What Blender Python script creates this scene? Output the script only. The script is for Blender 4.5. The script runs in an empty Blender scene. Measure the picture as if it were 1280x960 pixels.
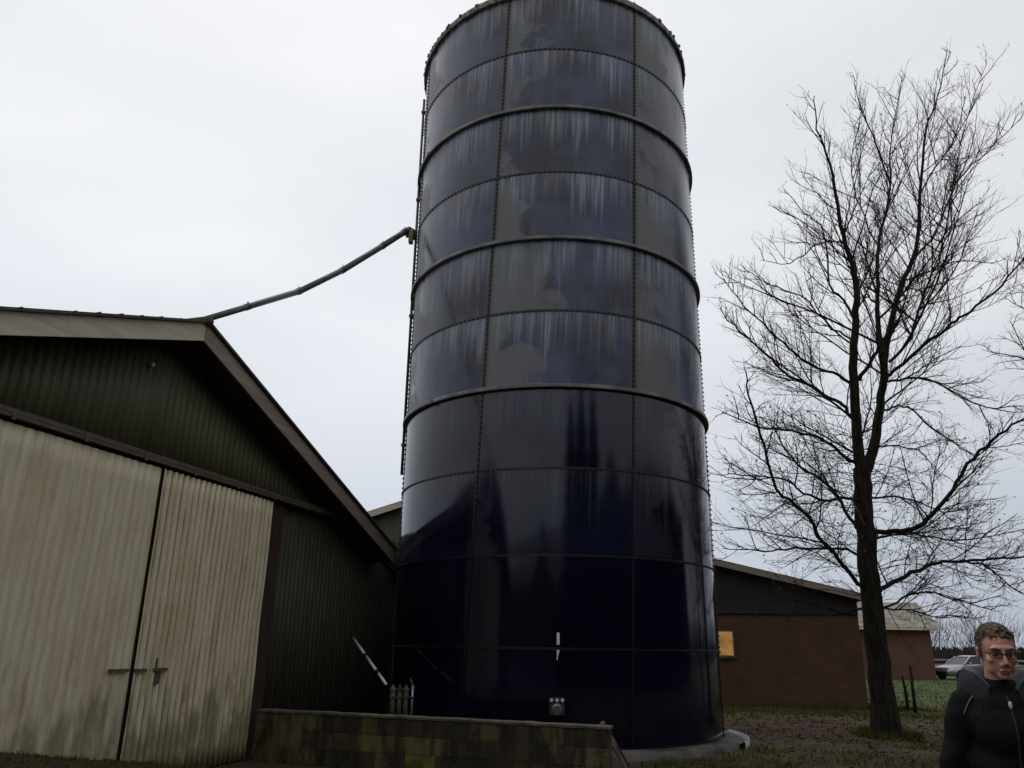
import bpy, bmesh, math, random
from mathutils import Vector, Matrix, noise
R = math.radians
PI = math.pi
sc = bpy.context.scene
col = sc.collection

# ---------------------------------------------------------------- camera
cam_d = bpy.data.cameras.new('camera')
cam = bpy.data.objects.new('camera', cam_d)
col.objects.link(cam)
cam_d.sensor_width = 36.0
cam_d.lens = 985.0 / 1280.0 * 36.0
cam_d.clip_start = 0.05
cam_d.clip_end = 3000.0
cam.matrix_world = Matrix.Translation((0, 0, 1.6)) @ Matrix.Rotation(R(108.42), 4, 'X') @ Matrix.Rotation(R(0.9), 4, 'Z')
sc.camera = cam
sc.render.resolution_x, sc.render.resolution_y = 1024, 768

# ---------------------------------------------------------------- sky, sun, exposure
SUN_EL, SUN_AZ = R(60), R(-35)        # azimuth from +Y, clockwise
wd = bpy.data.worlds.new('World')
sc.world = wd
wd.use_nodes = True
nt = wd.node_tree
nt.nodes.clear()
def wn(t, **kw):
    n = nt.nodes.new(t)
    for k, v in kw.items(): setattr(n, k, v)
    return n
tc = wn('ShaderNodeTexCoord')
sky = wn('ShaderNodeTexSky', sky_type='NISHITA', sun_disc=False, sun_elevation=SUN_EL, sun_rotation=SUN_AZ)
mp = wn('ShaderNodeMapping'); mp.inputs['Scale'].default_value = (1.0, 1.0, 2.6)
nz = wn('ShaderNodeTexNoise'); nz.inputs['Scale'].default_value = 1.7; nz.inputs['Detail'].default_value = 5; nz.inputs['Roughness'].default_value = .45
cr = wn('ShaderNodeValToRGB')
cr.color_ramp.elements[0].position = .3; cr.color_ramp.elements[0].color = (.80, .82, .855, 1)
cr.color_ramp.elements[1].position = .68; cr.color_ramp.elements[1].color = (1.0, 1.0, 1.0, 1)
sx = wn('ShaderNodeSeparateXYZ')
el = wn('ShaderNodeValToRGB')           # brightness of the cloud deck by elevation
e = el.color_ramp.elements
e[0].position = 0.0; e[0].color = (.50, .54, .62, 1)
e[1].position = 1.0; e[1].color = (.80, .81, .83, 1)
a = e.new(.18); a.color = (.60, .635, .70, 1)
a = e.new(.38); a.color = (.78, .795, .83, 1)
a = e.new(.62); a.color = (.86, .865, .88, 1)
mul = wn('ShaderNodeMix', data_type='RGBA', blend_type='MULTIPLY'); mul.inputs[0].default_value = 1
sca = wn('ShaderNodeMix', data_type='RGBA', blend_type='MULTIPLY'); sca.inputs[0].default_value = 1
sca.inputs[7].default_value = (10.6, 10.6, 10.55, 1)
# thinner, darker cloud towards the right of the view
az = wn('ShaderNodeMapRange'); az.inputs[1].default_value = .15; az.inputs[2].default_value = .75; az.inputs[3].default_value = 1.0; az.inputs[4].default_value = .80
azm = wn('ShaderNodeMix', data_type='RGBA', blend_type='MULTIPLY'); azm.inputs[0].default_value = 1
# sky dimmed behind the photographer, to darken surfaces and reflections facing the camera
bk = wn('ShaderNodeMapRange', interpolation_type='SMOOTHSTEP'); bk.inputs[1].default_value = -.65; bk.inputs[2].default_value = .35; bk.inputs[3].default_value = .82; bk.inputs[4].default_value = 1.0
bkm = wn('ShaderNodeMix', data_type='RGBA', blend_type='MULTIPLY'); bkm.inputs[0].default_value = 1
mixs = wn('ShaderNodeMix', data_type='RGBA'); mixs.inputs[0].default_value = .97
bg = wn('ShaderNodeBackground'); bg.inputs['Strength'].default_value = .1
wo = wn('ShaderNodeOutputWorld')
k = nt.links.new
k(tc.outputs['Generated'], mp.inputs['Vector']); k(mp.outputs[0], nz.inputs['Vector']); k(nz.outputs[0], cr.inputs[0])
k(tc.outputs['Generated'], sx.inputs[0]); k(sx.outputs['Z'], el.inputs[0])
k(cr.outputs[0], mul.inputs[6]); k(el.outputs[0], mul.inputs[7])
k(mul.outputs[2], sca.inputs[6])
k(sx.outputs['X'], az.inputs[0]); k(sca.outputs[2], azm.inputs[6]); k(az.outputs[0], azm.inputs[7])
k(sx.outputs['Y'], bk.inputs[0]); k(azm.outputs[2], bkm.inputs[6]); k(bk.outputs[0], bkm.inputs[7])
k(sky.outputs[0], mixs.inputs[6]); k(bkm.outputs[2], mixs.inputs[7])
k(mixs.outputs[2], bg.inputs[0]); k(bg.outputs[0], wo.inputs[0])

sd = bpy.data.lights.new('sun', 'SUN'); sd.energy = .5; sd.angle = R(40); sd.color = (1, .97, .93)
sun = bpy.data.objects.new('sun', sd); col.objects.link(sun)
sv = Vector((math.sin(SUN_AZ) * math.cos(SUN_EL), math.cos(SUN_AZ) * math.cos(SUN_EL), math.sin(SUN_EL)))
sun.rotation_euler = sv.to_track_quat('Z', 'Y').to_euler()
sun.location = (0, -20, 40)
sc.view_settings.view_transform = 'Standard'
sc.view_settings.look = 'None'
sc.view_settings.exposure = 0.12
sc.view_settings.gamma = 1.0
sc.view_settings.use_curve_mapping = False

# ---------------------------------------------------------------- helpers
class MB:
    """collects vertices and faces of one mesh object"""
    def __init__(s): s.v, s.f, s.m = [], [], []
    def add(s, vs, fs, mi=0):
        o = len(s.v); s.v += [tuple(q) for q in vs]
        for q in fs: s.f.append(tuple(i + o for i in q)); s.m.append(mi)
    def box(s, a, b, mi=0, mat=None):
        x0, y0, z0 = a; x1, y1, z1 = b
        vs = [(x0,y0,z0),(x1,y0,z0),(x1,y1,z0),(x0,y1,z0),(x0,y0,z1),(x1,y0,z1),(x1,y1,z1),(x0,y1,z1)]
        if mat: vs = [mat @ Vector(q) for q in vs]
        s.add(vs, [(0,3,2,1),(4,5,6,7),(0,1,5,4),(1,2,6,5),(2,3,7,6),(3,0,4,7)], mi)
    def tube(s, pts, rad, n=8, caps=True, mi=0):
        pts = [Vector(p) for p in pts]
        if not hasattr(rad, '__len__'): rad = [rad] * len(pts)
        d0 = (pts[1] - pts[0]).normalized()
        ref = Vector((0, 0, 1)) if abs(d0.z) < .9 else Vector((1, 0, 0))
        sd_ = d0.cross(ref).normalized()
        vs, fs = [], []
        for i, p in enumerate(pts):
            d = (pts[min(i + 1, len(pts) - 1)] - pts[max(i - 1, 0)]).normalized()
            sd_ = (sd_ - d * sd_.dot(d)).normalized()
            up = d.cross(sd_)
            for q in range(n):
                t = 2 * PI * q / n
                vs.append(p + (sd_ * math.cos(t) + up * math.sin(t)) * rad[i])
        for i in range(len(pts) - 1):
            for q in range(n):
                a_, b_ = i * n + q, i * n + (q + 1) % n
                fs.append((a_, b_, b_ + n, a_ + n))
        if caps:
            fs.append(tuple(reversed(range(n)))); fs.append(tuple(range((len(pts) - 1) * n, len(pts) * n)))
        s.add(vs, fs, mi)
    def lathe(s, prof, n=32, c=(0, 0, 0), a0=0, a1=2 * PI, mi=0):
        full = abs(a1 - a0 - 2 * PI) < 1e-6
        m = n if full else n + 1
        vs = []
        for r_, z_ in prof:
            for q in range(m):
                t = a0 + (a1 - a0) * q / n
                vs.append((c[0] + r_ * math.sin(t), c[1] - r_ * math.cos(t), c[2] + z_))
        fs = []
        for i in range(len(prof) - 1):
            for q in range(n):
                a_, b_ = i * m + q, i * m + (q + 1) % m
                fs.append((a_, b_, b_ + m, a_ + m))
        s.add(vs, fs, mi)
    def ball(s, c, r, n=10, sc_=(1, 1, 1), mi=0):
        prof = []
        vs, fs = [], []
        for i in range(n + 1):
            t = -PI / 2 + PI * i / n
            for q in range(2 * n):
                p = PI * q / n
                vs.append((c[0] + r * sc_[0] * math.cos(t) * math.cos(p), c[1] + r * sc_[1] * math.cos(t) * math.sin(p), c[2] + r * sc_[2] * math.sin(t)))
        for i in range(n):
            for q in range(2 * n):
                a_, b_ = i * 2 * n + q, i * 2 * n + (q + 1) % (2 * n)
                fs.append((a_, b_, b_ + 2 * n, a_ + 2 * n))
        s.add(vs, fs, mi)
    def build(s, name, mats, parent=None, smooth=False, bevel=0):
        me = bpy.data.meshes.new(name)
        me.from_pydata(s.v, [], s.f)
        if not isinstance(mats, (list, tuple)): mats = [mats]
        for m in mats: me.materials.append(m)
        me.polygons.foreach_set('material_index', s.m)
        if smooth: me.polygons.foreach_set('use_smooth', [True] * len(s.f))
        me.update()
        o = bpy.data.objects.new(name, me); col.objects.link(o)
        if parent: o.parent = parent
        if bevel:
            b = o.modifiers.new('bevel', 'BEVEL'); b.width = bevel; b.segments = 2; b.limit_method = 'ANGLE'
        return o

def tag(o, label=None, cat=None, group=None, kind=None):
    if label: o['label'] = label
    if cat: o['category'] = cat
    if group: o['group'] = group
    if kind: o['kind'] = kind
    return o

def empty(name, loc, rz=0, label=None, cat=None, group=None):
    o = bpy.data.objects.new(name, None); col.objects.link(o)
    o.location = loc; o.rotation_euler = (0, 0, rz); o.empty_display_size = .3
    return tag(o, label, cat, group)

def copy_tree(o, parent=None):
    c = o.copy(); col.objects.link(c)
    if parent: c.parent = parent
    for ch in list(o.children): copy_tree(ch, c)
    return c

# ---------------------------------------------------------------- materials
class NT:
    def __init__(s, name):
        s.m = bpy.data.materials.new(name); s.m.use_nodes = True
        s.t = s.m.node_tree; s.b = s.t.nodes['Principled BSDF']
    def n(s, t, **kw):
        o = s.t.nodes.new(t)
        for q, v in kw.items(): setattr(o, q, v)
        return o
    def l(s, a, b): s.t.links.new(a, b)
    def val(s, op, a, b=None, c=None, clamp=False):
        o = s.n('ShaderNodeMath', operation=op, use_clamp=clamp)
        for i, x in enumerate((a, b, c)):
            if x is None: continue
            if isinstance(x, (int, float)): o.inputs[i].default_value = x
            else: s.l(x, o.inputs[i])
        return o.outputs[0]
    def coord(s, kind='Object', scale=(1, 1, 1)):
        t = s.n('ShaderNodeTexCoord'); m_ = s.n('ShaderNodeMapping'); m_.inputs['Scale'].default_value = scale
        s.l(t.outputs[kind], m_.inputs[0]); return m_.outputs[0]
    def noise(s, vec, scale, detail=4, rough=.55, dist=0):
        o = s.n('ShaderNodeTexNoise'); o.inputs['Scale'].default_value = scale; o.inputs['Detail'].default_value = detail
        o.inputs['Roughness'].default_value = rough; o.inputs['Distortion'].default_value = dist
        if vec is not None: s.l(vec, o.inputs['Vector'])
        return o.outputs[0]
    def ss(s, x, a, b):
        o = s.n('ShaderNodeMapRange', interpolation_type='SMOOTHSTEP')
        s.l(x, o.inputs[0]); o.inputs[1].default_value = a; o.inputs[2].default_value = b
        return o.outputs[0]
    def mix(s, fac, a, b, mode='MIX'):
        o = s.n('ShaderNodeMix', data_type='RGBA', blend_type=mode)
        for i, x in ((0, fac), (6, a), (7, b)):
            if isinstance(x, (int, float)): o.inputs[i].default_value = x
            elif isinstance(x, tuple): o.inputs[i].default_value = (*x[:3], 1)
            else: s.l(x, o.inputs[i])
        return o.outputs[2]
    def out(s, color=None, rough=None, height=None, bump=.3, dist=.01):
        if color is not None:
            if isinstance(color, tuple): s.b.inputs['Base Color'].default_value = (*color[:3], 1)
            else: s.l(color, s.b.inputs['Base Color'])
        if rough is not None:
            if isinstance(rough, (int, float)): s.b.inputs['Roughness'].default_value = rough
            else: s.l(rough, s.b.inputs['Roughness'])
        if height is not None:
            bn = s.n('ShaderNodeBump'); bn.inputs['Strength'].default_value = bump; bn.inputs['Distance'].default_value = dist
            s.l(height, bn.inputs['Height']); s.l(bn.outputs[0], s.b.inputs['Normal'])
        return s.m

def simple(name, c1, c2=None, rough=.7, scale=6, stretch=(1, 1, 1), metal=0, bump=.2, dist=.01, spec=.5):
    t = NT(name); v = t.coord('Object', stretch)
    n1 = t.noise(v, scale, 6)
    c2 = c2 or tuple(x * .6 for x in c1)
    t.b.inputs['Metallic'].default_value = metal
    t.b.inputs['Specular IOR Level'].default_value = spec
    return t.out(t.mix(t.ss(n1, .35, .68), c1, c2), rough, t.noise(v, scale * 6, 4), bump, dist)

M = {}
M['dark_steel'] = simple('dark_steel', (.030, .030, .032), (.055, .05, .042), .5, 5)
M['seam_steel'] = simple('seam_steel', (.006, .006, .008), (.024, .020, .015), .5, 3)
M['stiffener'] = simple('stiffener', (.075, .075, .075), (.20, .195, .175), .5, 2.5)
M['rim'] = simple('rim', (.09, .085, .075), (.30, .29, .26), .8, 9, bump=.6)
M['galv'] = simple('galv', (.32, .33, .34), (.2, .2, .2), .38, 8, metal=.6)
M['white_paint'] = simple('white_paint', (.78, .78, .76), (.6, .58, .54), .45, 9)
M['black_paint'] = simple('black_paint', (.012, .012, .012), (.02, .02, .02), .45, 9)
M['rust'] = simple('rust', (.30, .16, .07), (.42, .33, .22), .85, 12, bump=.5)
M['concrete_pale'] = simple('concrete_pale', (.115, .11, .098), (.020, .020, .011), .85, 2.2, bump=.4)
M['pipe_grey'] = simple('pipe_grey', (.10, .10, .105), (.06, .06, .06), .5, 3)
M['fascia'] = simple('fascia', (.66, .58, .46), (.54, .46, .36), .75, 2.2, (.5, 6, 6))
M['fascia_brown'] = simple('fascia_brown', (.36, .29, .235), (.25, .20, .155), .75, 2.2, (.5, 6, 6))
M['roof_dark'] = simple('roof_dark', (.05, .048, .045), (.09, .085, .06), .8, 5, bump=.5)
M['soffit'] = simple('soffit', (.05, .042, .034), (.03, .025, .02), .85, 4)
M['rail_steel'] = simple('rail_steel', (.085, .07, .05), (.13, .10, .065), .65, 4, (1, 5, 5))
M['jamb'] = simple('jamb', (.055, .026, .018), (.03, .017, .013), .8, 3, (6, 6, .6))
M['bark'] = simple('bark', (.046, .039, .026), (.016, .013, .009), .9, 9, (2.2, 2.2, .35), bump=1.0, dist=.05, spec=.2)
M['twig'] = simple('twig', (.030, .025, .022), (.020, .016, .014), .8, 3, bump=0, spec=.25)
M['dead_leaf'] = simple('dead_leaf', (.125, .052, .026), (.070, .032, .016), .8, 3, bump=0, spec=.2)
M['far_twig'] = simple('far_twig', (.052, .042, .038), (.035, .033, .024), .9, .2, bump=0, spec=.1)
M['timber_grey'] = simple('timber_grey', (.20, .17, .12), (.10, .09, .055), .85, 4, (5, 5, .5))

def green_cladding():
    t = NT('green_cladding'); v = t.coord('Object', (1, 1, .25))
    n1 = t.noise(v, 3, 5); n2 = t.noise(t.coord('Object', (9, 1, .4)), 1.2, 4)
    c = t.mix(t.ss(n1, .3, .7), (.120, .118, .058), (.088, .090, .046))
    c = t.mix(t.val('MULTIPLY', t.ss(n2, .5, .75), .5), c, (.075, .075, .05))
    return t.out(c, .6, n2, .15)
M['green'] = green_cladding()
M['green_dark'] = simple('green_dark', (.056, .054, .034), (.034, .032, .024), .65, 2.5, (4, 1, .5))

def door_sheet(pitch, groove):
    t = NT('door_sheet')
    long = t.noise(t.coord('Object', (9, 1, .55)), 2.2, 7, .68)
    fine = t.noise(t.coord('Object', (22, 1, .5)), 2, 5, .65)
    big = t.noise(t.coord('Object', (1.1, 1, .8)), 1.6, 6, .65)
    c = t.mix(t.ss(long, .34, .70), (.75, .67, .485), (.60, .525, .35))
    c = t.mix(t.val('MULTIPLY', t.ss(fine, .5, .78), .42), c, (.36, .285, .15))
    c = t.mix(t.val('MULTIPLY', t.ss(big, .48, .7), .45), c, (.50, .395, .215))
    # mossy splash zone of the lowest metre
    g = t.n('ShaderNodeTexCoord'); s_ = t.n('ShaderNodeSeparateXYZ'); t.l(g.outputs['Object'], s_.inputs[0])
    low = t.val('ADD', t.val('MULTIPLY', s_.outputs[2], -.8), 1.1)
    dirt = t.ss(t.val('ADD', t.val('MULTIPLY', low, .45), t.noise(t.coord('Object', (2.2, 1, .8)), 2.4, 5)), .58, .88)
    c = t.mix(t.val('MULTIPLY', dirt, .70), c, (.15, .125, .048))
    rustn = t.noise(t.coord('Object', (2.5, 1, .5)), 1.9, 6, .65)
    c = t.mix(t.val('MULTIPLY', t.ss(rustn, .56, .74), .38), c, (.33, .255, .12))
    speck = t.noise(t.coord('Object', (9, 1, 2.5)), 3.0, 6, .7)
    c = t.mix(t.val('MULTIPLY', t.ss(speck, .52, .72), .35), c, (.80, .74, .62))
    # darker, browner valleys of the corrugation, broken up by noise
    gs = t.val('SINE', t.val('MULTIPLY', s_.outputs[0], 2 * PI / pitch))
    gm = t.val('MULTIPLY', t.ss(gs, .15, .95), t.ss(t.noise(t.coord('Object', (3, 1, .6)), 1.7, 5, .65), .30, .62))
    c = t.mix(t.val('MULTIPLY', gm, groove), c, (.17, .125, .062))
    return t.out(c, .75, fine, .25)
M['door'] = door_sheet(.128, .14)
M['door_ridged'] = door_sheet(.112, .80)

def silo_enamel():
    """glass-fused enamel: navy, with chalked patches and mineral runs hanging below each joint.
    UV: u counts sheets round the shell, v counts rings upward."""
    t = NT('silo_enamel')
    uvn = t.n('ShaderNodeUVMap'); uvn.uv_map = 'sheet'
    s_ = t.n('ShaderNodeSeparateXYZ'); t.l(uvn.outputs[0], s_.inputs[0])
    u, v = s_.outputs[0], s_.outputs[1]
    pu, pv, ring, pan = t.val('FRACT', u), t.val('FRACT', v), t.val('FLOOR', v), t.val('FLOOR', u)
    def vec(x, y, z):
        o = t.n('ShaderNodeCombineXYZ')
        for i, q in enumerate((x, y, z)):
            if isinstance(q, (int, float)): o.inputs[i].default_value = q
            else: t.l(q, o.inputs[i])
        return o.outputs[0]
    down = t.val('SUBTRACT', 1.0, pv)
    seedz = t.val('ADD', t.val('MULTIPLY', ring, 3.71), t.val('MULTIPLY', pan, 11.3))
    wn_ = t.n('ShaderNodeTexWhiteNoise', noise_dimensions='2D')
    t.l(vec(ring, pan, 0), wn_.inputs['Vector']); rnd = wn_.outputs['Value']
    # runs: length differs from place to place along the joint
    run1 = t.noise(vec(t.val('MULTIPLY', u, 26), t.val('MULTIPLY', pv, .5), seedz), 1, 3, .6)
    run2 = t.noise(vec(t.val('MULTIPLY', u, 70), t.val('MULTIPLY', pv, .9), seedz), 1, 2, .5)
    broad = t.noise(vec(t.val('MULTIPLY', u, 5), t.val('MULTIPLY', pv, .3), seedz), 1, 3, .5)
    ln = t.val('ADD', t.val('MULTIPLY', run1, .95), t.val('MULTIPLY', broad, .95))
    runs = t.ss(t.val('SUBTRACT', ln, t.val('ADD', t.val('MULTIPLY', down, .62), .70)), -.12, .42)
    runs = t.val('MULTIPLY', runs, t.val('ADD', .25, t.val('MULTIPLY', t.ss(run2, .36, .66), .95)))
    # chalked areas with a jagged front, mostly on the left of each sheet
    jag = t.noise(vec(t.val('MULTIPLY', u, 5), t.val('MULTIPLY', v, 2.4), seedz), 1, 5, .62, .6)
    front = t.val('ADD', t.val('MULTIPLY', rnd, .42), t.val('ADD', t.val('MULTIPLY', jag, .95), t.val('MULTIPLY', pv, -.22)))
    patch = t.ss(t.val('SUBTRACT', t.val('SUBTRACT', front, .34), pu), -.05, .10)
    low = t.ss(t.val('ADD', t.noise(vec(t.val('MULTIPLY', u, 9), t.val('MULTIPLY', v, .8), seedz), 1, 4), t.val('MULTIPLY', down, .30)), .84, .96)
    patch = t.val('MAXIMUM', patch, t.val('MULTIPLY', low, .35))
    up = t.ss(v, 3.96, 4.03)                        # sheets above the lowest stiffener are weathered
    mid = t.val('MULTIPLY', t.ss(v, 2.0, 2.05), .13)
    amt = t.val('MAXIMUM', up, mid)
    cloud = t.noise(vec(t.val('MULTIPLY', u, 2.2), t.val('MULTIPLY', v, 1.2), 3.3), 1, 5, .6)
    # edge lines beside each vertical joint
    edge = t.val('MAXIMUM', t.ss(pu, .95, 1.0), t.ss(t.val('SUBTRACT', 1.0, pu), .95, 1.0))
    navy = t.mix(t.ss(cloud, .35, .7), (.0030, .0032, .0125), (.0055, .0058, .021))
    film = t.mix(t.val('MULTIPLY', amt, t.ss(cloud, .30, .75)), navy, (.050, .062, .135))
    c = t.mix(t.val('MULTIPLY', patch, t.val('MULTIPLY', amt, .85)), film, (.142, .145, .140))
    c = t.mix(t.val('MULTIPLY', runs, t.val('MULTIPLY', amt, .74)), c, t.mix(t.ss(t.noise(vec(t.val('MULTIPLY', u, 3.1), t.val('MULTIPLY', v, .9), 5.5), 1, 3), .46, .62), (.34, .39, .48), (.31, .285, .25)))
    c = t.mix(t.val('MULTIPLY', edge, t.val('MULTIPLY', amt, .6)), c, (.065, .052, .030))
    worn = t.val('MULTIPLY', t.val('MAXIMUM', t.val('MULTIPLY', patch, .85), runs), amt)
    ro = t.val('ADD', .10, t.val('ADD', t.val('MULTIPLY', worn, .42), t.val('MULTIPLY', amt, .12)))
    wob = t.noise(vec(t.val('MULTIPLY', u, 1.6), t.val('MULTIPLY', v, 1.1), 7.7), 1, 2, .4)
    return t.out(c, ro, wob, .35, .03)
M['enamel'] = silo_enamel()

def ground_mat():
    t = NT('ground')
    g = t.n('ShaderNodeNewGeometry'); s_ = t.n('ShaderNodeSeparateXYZ'); t.l(g.outputs['Position'], s_.inputs[0])
    P = g.outputs['Position']; x, y = s_.outputs[0], s_.outputs[1]
    n1 = t.noise(P, .35, 5, .6); n2 = t.noise(P, 1.8, 6, .65); n3 = t.noise(P, 14, 4, .7)
    grass = t.mix(t.ss(n2, .35, .68), (.044, .058, .006), (.080, .084, .013))
    lush = t.mix(t.ss(n2, .3, .7), (.030, .056, .003), (.050, .074, .005))
    grass = t.mix(t.val('MULTIPLY', t.ss(y, 20.8, 22.6), .7), grass, t.mix(t.ss(n3, .35, .7), (.10, .105, .018), (.062, .060, .016)))
    far = t.ss(t.val('ADD', y, t.val('MULTIPLY', n1, 8)), 30, 37)
    grass = t.mix(far, grass, lush)
    soil = t.mix(t.ss(n3, .35, .65), (.024, .011, .007), (.046, .023, .013))
    # leaf-strewn belt under the tree, trodden soil close to the buildings
    dy = t.val('ABSOLUTE', t.val('SUBTRACT', t.val('ADD', y, t.val('MULTIPLY', n1, 2)), 18.8))
    belt = t.ss(t.val('SUBTRACT', 3.2, t.val('ADD', dy, t.val('MULTIPLY', n2, 1.6))), 0, 1.3)
    beltx = t.ss(x, 3.4, 4.4)
    near = t.ss(t.val('SUBTRACT', t.val('ADD', n2, t.val('MULTIPLY', n1, .5)), .62), 0, .22)
    yard = t.ss(t.val('SUBTRACT', t.val('ADD', 3.0, t.val('MULTIPLY', n1, 3)), x), 0, 1.5)
    f = t.val('MAXIMUM', t.val('MULTIPLY', belt, beltx), t.val('MULTIPLY', near, t.val('SUBTRACT', 1.0, t.ss(y, 20.5, 22.5))))
    f = t.val('MAXIMUM', f, t.val('MULTIPLY', yard, .75))
    c = t.mix(f, grass, soil)
    c = t.mix(t.val('MULTIPLY', t.ss(n3, .55, .75), .45), c, (.018, .017, .008))
    return t.out(c, .95, t.val('ADD', n3, n2), .6, .05)
M['ground'] = ground_mat()

def brick_mat(name, c1, c2, mortar):
    t = NT(name)
    tcn = t.n('ShaderNodeTexCoord'); s_ = t.n('ShaderNodeSeparateXYZ'); t.l(tcn.outputs['Object'], s_.inputs[0])
    cb = t.n('ShaderNodeCombineXYZ'); t.l(t.val('ADD', s_.outputs[0], s_.outputs[1]), cb.inputs[0]); t.l(s_.outputs[2], cb.inputs[1])
    b = t.n('ShaderNodeTexBrick'); t.l(cb.outputs[0], b.inputs['Vector'])
    b.inputs['Scale'].default_value = 1; b.inputs['Brick Width'].default_value = .24; b.inputs['Row Height'].default_value = .072
    b.inputs['Mortar Size'].default_value = .008; b.inputs['Color1'].default_value = (*c1, 1); b.inputs['Color2'].default_value = (*c2, 1)
    b.inputs['Mortar'].default_value = (*mortar, 1)
    n1 = t.noise(t.coord('Object'), .9, 5)
    c = t.mix(t.val('MULTIPLY', t.ss(n1, .4, .7), .45), b.outputs[0], tuple(q * .5 for q in c1))
    return t.out(c, .85, b.outputs['Fac'], -.4, .01)
M['brick'] = brick_mat('brick', (.155, .070, .034), (.105, .052, .028), (.085, .058, .038))
M['brick_red'] = brick_mat('brick_red', (.165, .058, .038), (.115, .05, .032), (.11, .08, .06))

def roof_sheet():
    t = NT('roof_sheet'); n1 = t.noise(t.coord('Object'), 2.5, 6, .65)
    n2 = t.noise(t.coord('Object', (6, 1, 1)), 1.2, 4)
    c = t.mix(t.ss(n1, .4, .62), (.30, .285, .25), (.13, .115, .07))
    return t.out(t.mix(t.val('MULTIPLY', n2, .4), c, (.3, .28, .22)), .85, n1, .3)
M['roof_sheet'] = roof_sheet()
M['black_board'] = simple('black_board', (.020, .018, .016), (.034, .026, .022), .7, 3, (6, 6, .5))
M['skin'] = None

# concrete blocks of the low wall: four weathered variants
for i, (c1, c2) in enumerate((((.135, .112, .045), (.030, .024, .011)), ((.105, .085, .036), (.024, .019, .010)), ((.150, .128, .045), (.045, .037, .015)), ((.055, .043, .021), (.018, .014, .009)))):
    t_ = NT('mossy_block'); v1 = t_.coord('Object', (2.4, 1, .8)); big = t_.noise(v1, 1.9, 7, .68); drip = t_.noise(t_.coord('Object', (5, 1, .5)), 1.6, 5, .6); gr = t_.noise(t_.coord('Object'), 26, 5, .7)
    c_ = t_.mix(t_.ss(big, .40, .60), c2, c1); c_ = t_.mix(t_.val('MULTIPLY', t_.ss(drip, .50, .68), .75), c_, (.020, .016, .009)); c_ = t_.mix(t_.val('MULTIPLY', t_.ss(gr, .52, .7), .4), c_, tuple(q * 1.5 for q in c1))
    M['block%d' % i] = t_.out(c_, .92, t_.val('ADD', gr, big), .8, .02)
M['block_yellow'] = simple('algae_block', (.17, .145, .022), (.07, .062, .015), .9, 5, bump=.5)
M['coping'] = simple('coping', (.13, .115, .075), (.05, .045, .025), .9, 5, bump=.5)

# ================================================================ SETTING
rnd = random.Random(3)
# barn frame: local x runs along the gable wall (away from the camera), local y goes into the barn
BARN = Vector((-3.78, 12.51, 0)); BROT = R(73)
UX = Vector((math.cos(BROT), math.sin(BROT), 0)); NX = Vector((math.sin(BROT), -math.cos(BROT), 0))   # NX points out of the gable

def ground_z(x, y):
    z = .05 * noise.noise(Vector((x * .4, y * .4, 0))) + .02 * noise.noise(Vector((x * 1.7, y * 1.7, 4)))
    q = Vector((x, y, 0)) - BARN
    s, d = q.dot(UX), q.dot(NX)
    if d < 2.6 and s < 0:                      # grassy bank heaped against the barn doors
        h = min(.58, max(0, (-s - .95) * .165 + .03 * noise.noise(Vector((s * 3, d * 3, 9)))))
        k_ = 1 if d < .25 else max(0, 1 - (d - .25) / 1.6)
        z = z * (1 - k_) + h * k_ * (k_ * (3 - 2 * k_) if k_ < 1 else 1)
    r_ = math.hypot(x - .914, y - 16.233)
    if r_ < 4.2: z = min(z, -.0) * .3
    dist = math.hypot(x, y)
    if dist > 60: z += 0
    return z

def build_ground():
    def axis(lo, hi, a, b, step):
        pts = []
        q = a
        while q <= b: pts.append(q); q += step
        g, q = step, b
        while q < hi: g *= 1.35; q += g; pts.append(min(q, hi))
        g, q = step, a; left = []
        while q > lo: g *= 1.35; q -= g; left.append(max(q, lo))
        return left[::-1] + pts
    xs = axis(-900, 900, -8, 22, .22); ys = axis(-500, 1200, -2, 30, .22)
    vs = [(x, y, ground_z(x, y)) for y in ys for x in xs]
    n = len(xs)
    fs = [(j * n + i, j * n + i + 1, (j + 1) * n + i + 1, (j + 1) * n + i) for j in range(len(ys) - 1) for i in range(n - 1)]
    m = MB(); m.add(vs, fs)
    return tag(m.build('ground', M['ground'], smooth=True), kind='structure')
build_ground()

# ---------------------------------------------------------------- main barn
barn = empty('barn', BARN, BROT, 'green corrugated barn with tall beige sliding doors and pale verge boards', 'barn')
AP, RISE, ZA = -2.72, .362, 5.64            # apex position along the wall, roof slope, top of the verge boards
SR, SL = 4.90, -8.72                         # wall ends
RR, RL = 3.60, -9.06                         # roof ends
LEN, OH = 22.0, .5
def roof_z(s): return ZA - RISE * abs(s - AP)
def corr(s, pitch, amp): return amp * math.sin(2 * PI * s / pitch)
def corr_sheet(s0, s1, zlo, zhi, pitch, amp, y0, thick=.012, per=8, rows=1, dent=0):
    """corrugated sheet standing in the wall plane; zlo/zhi may be functions of s"""
    n = max(2, int((s1 - s0) / pitch * per)); vs = []; fs = []
    f = lambda q, s: q(s) if callable(q) else q
    for i in range(n + 1):
        s = s0 + (s1 - s0) * i / n
        for j in range(rows + 1):
            a_, b_ = f(zlo, s), f(zhi, s); z = a_ + (b_ - a_) * j / rows
            y = y0 + corr(s, pitch, amp)
            if dent: y += dent * noise.noise(Vector((s * 1.1, z * .8, 2))) + dent * .5 * noise.noise(Vector((s * 4, z * 1.3, 7)))
            vs.append((s, y, z))
    k_ = rows + 1
    for i in range(n):
        for j in range(rows):
            fs.append((i * k_ + j, (i + 1) * k_ + j, (i + 1) * k_ + j + 1, i * k_ + j + 1))
    m = MB(); m.add(vs, fs); return m
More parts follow.
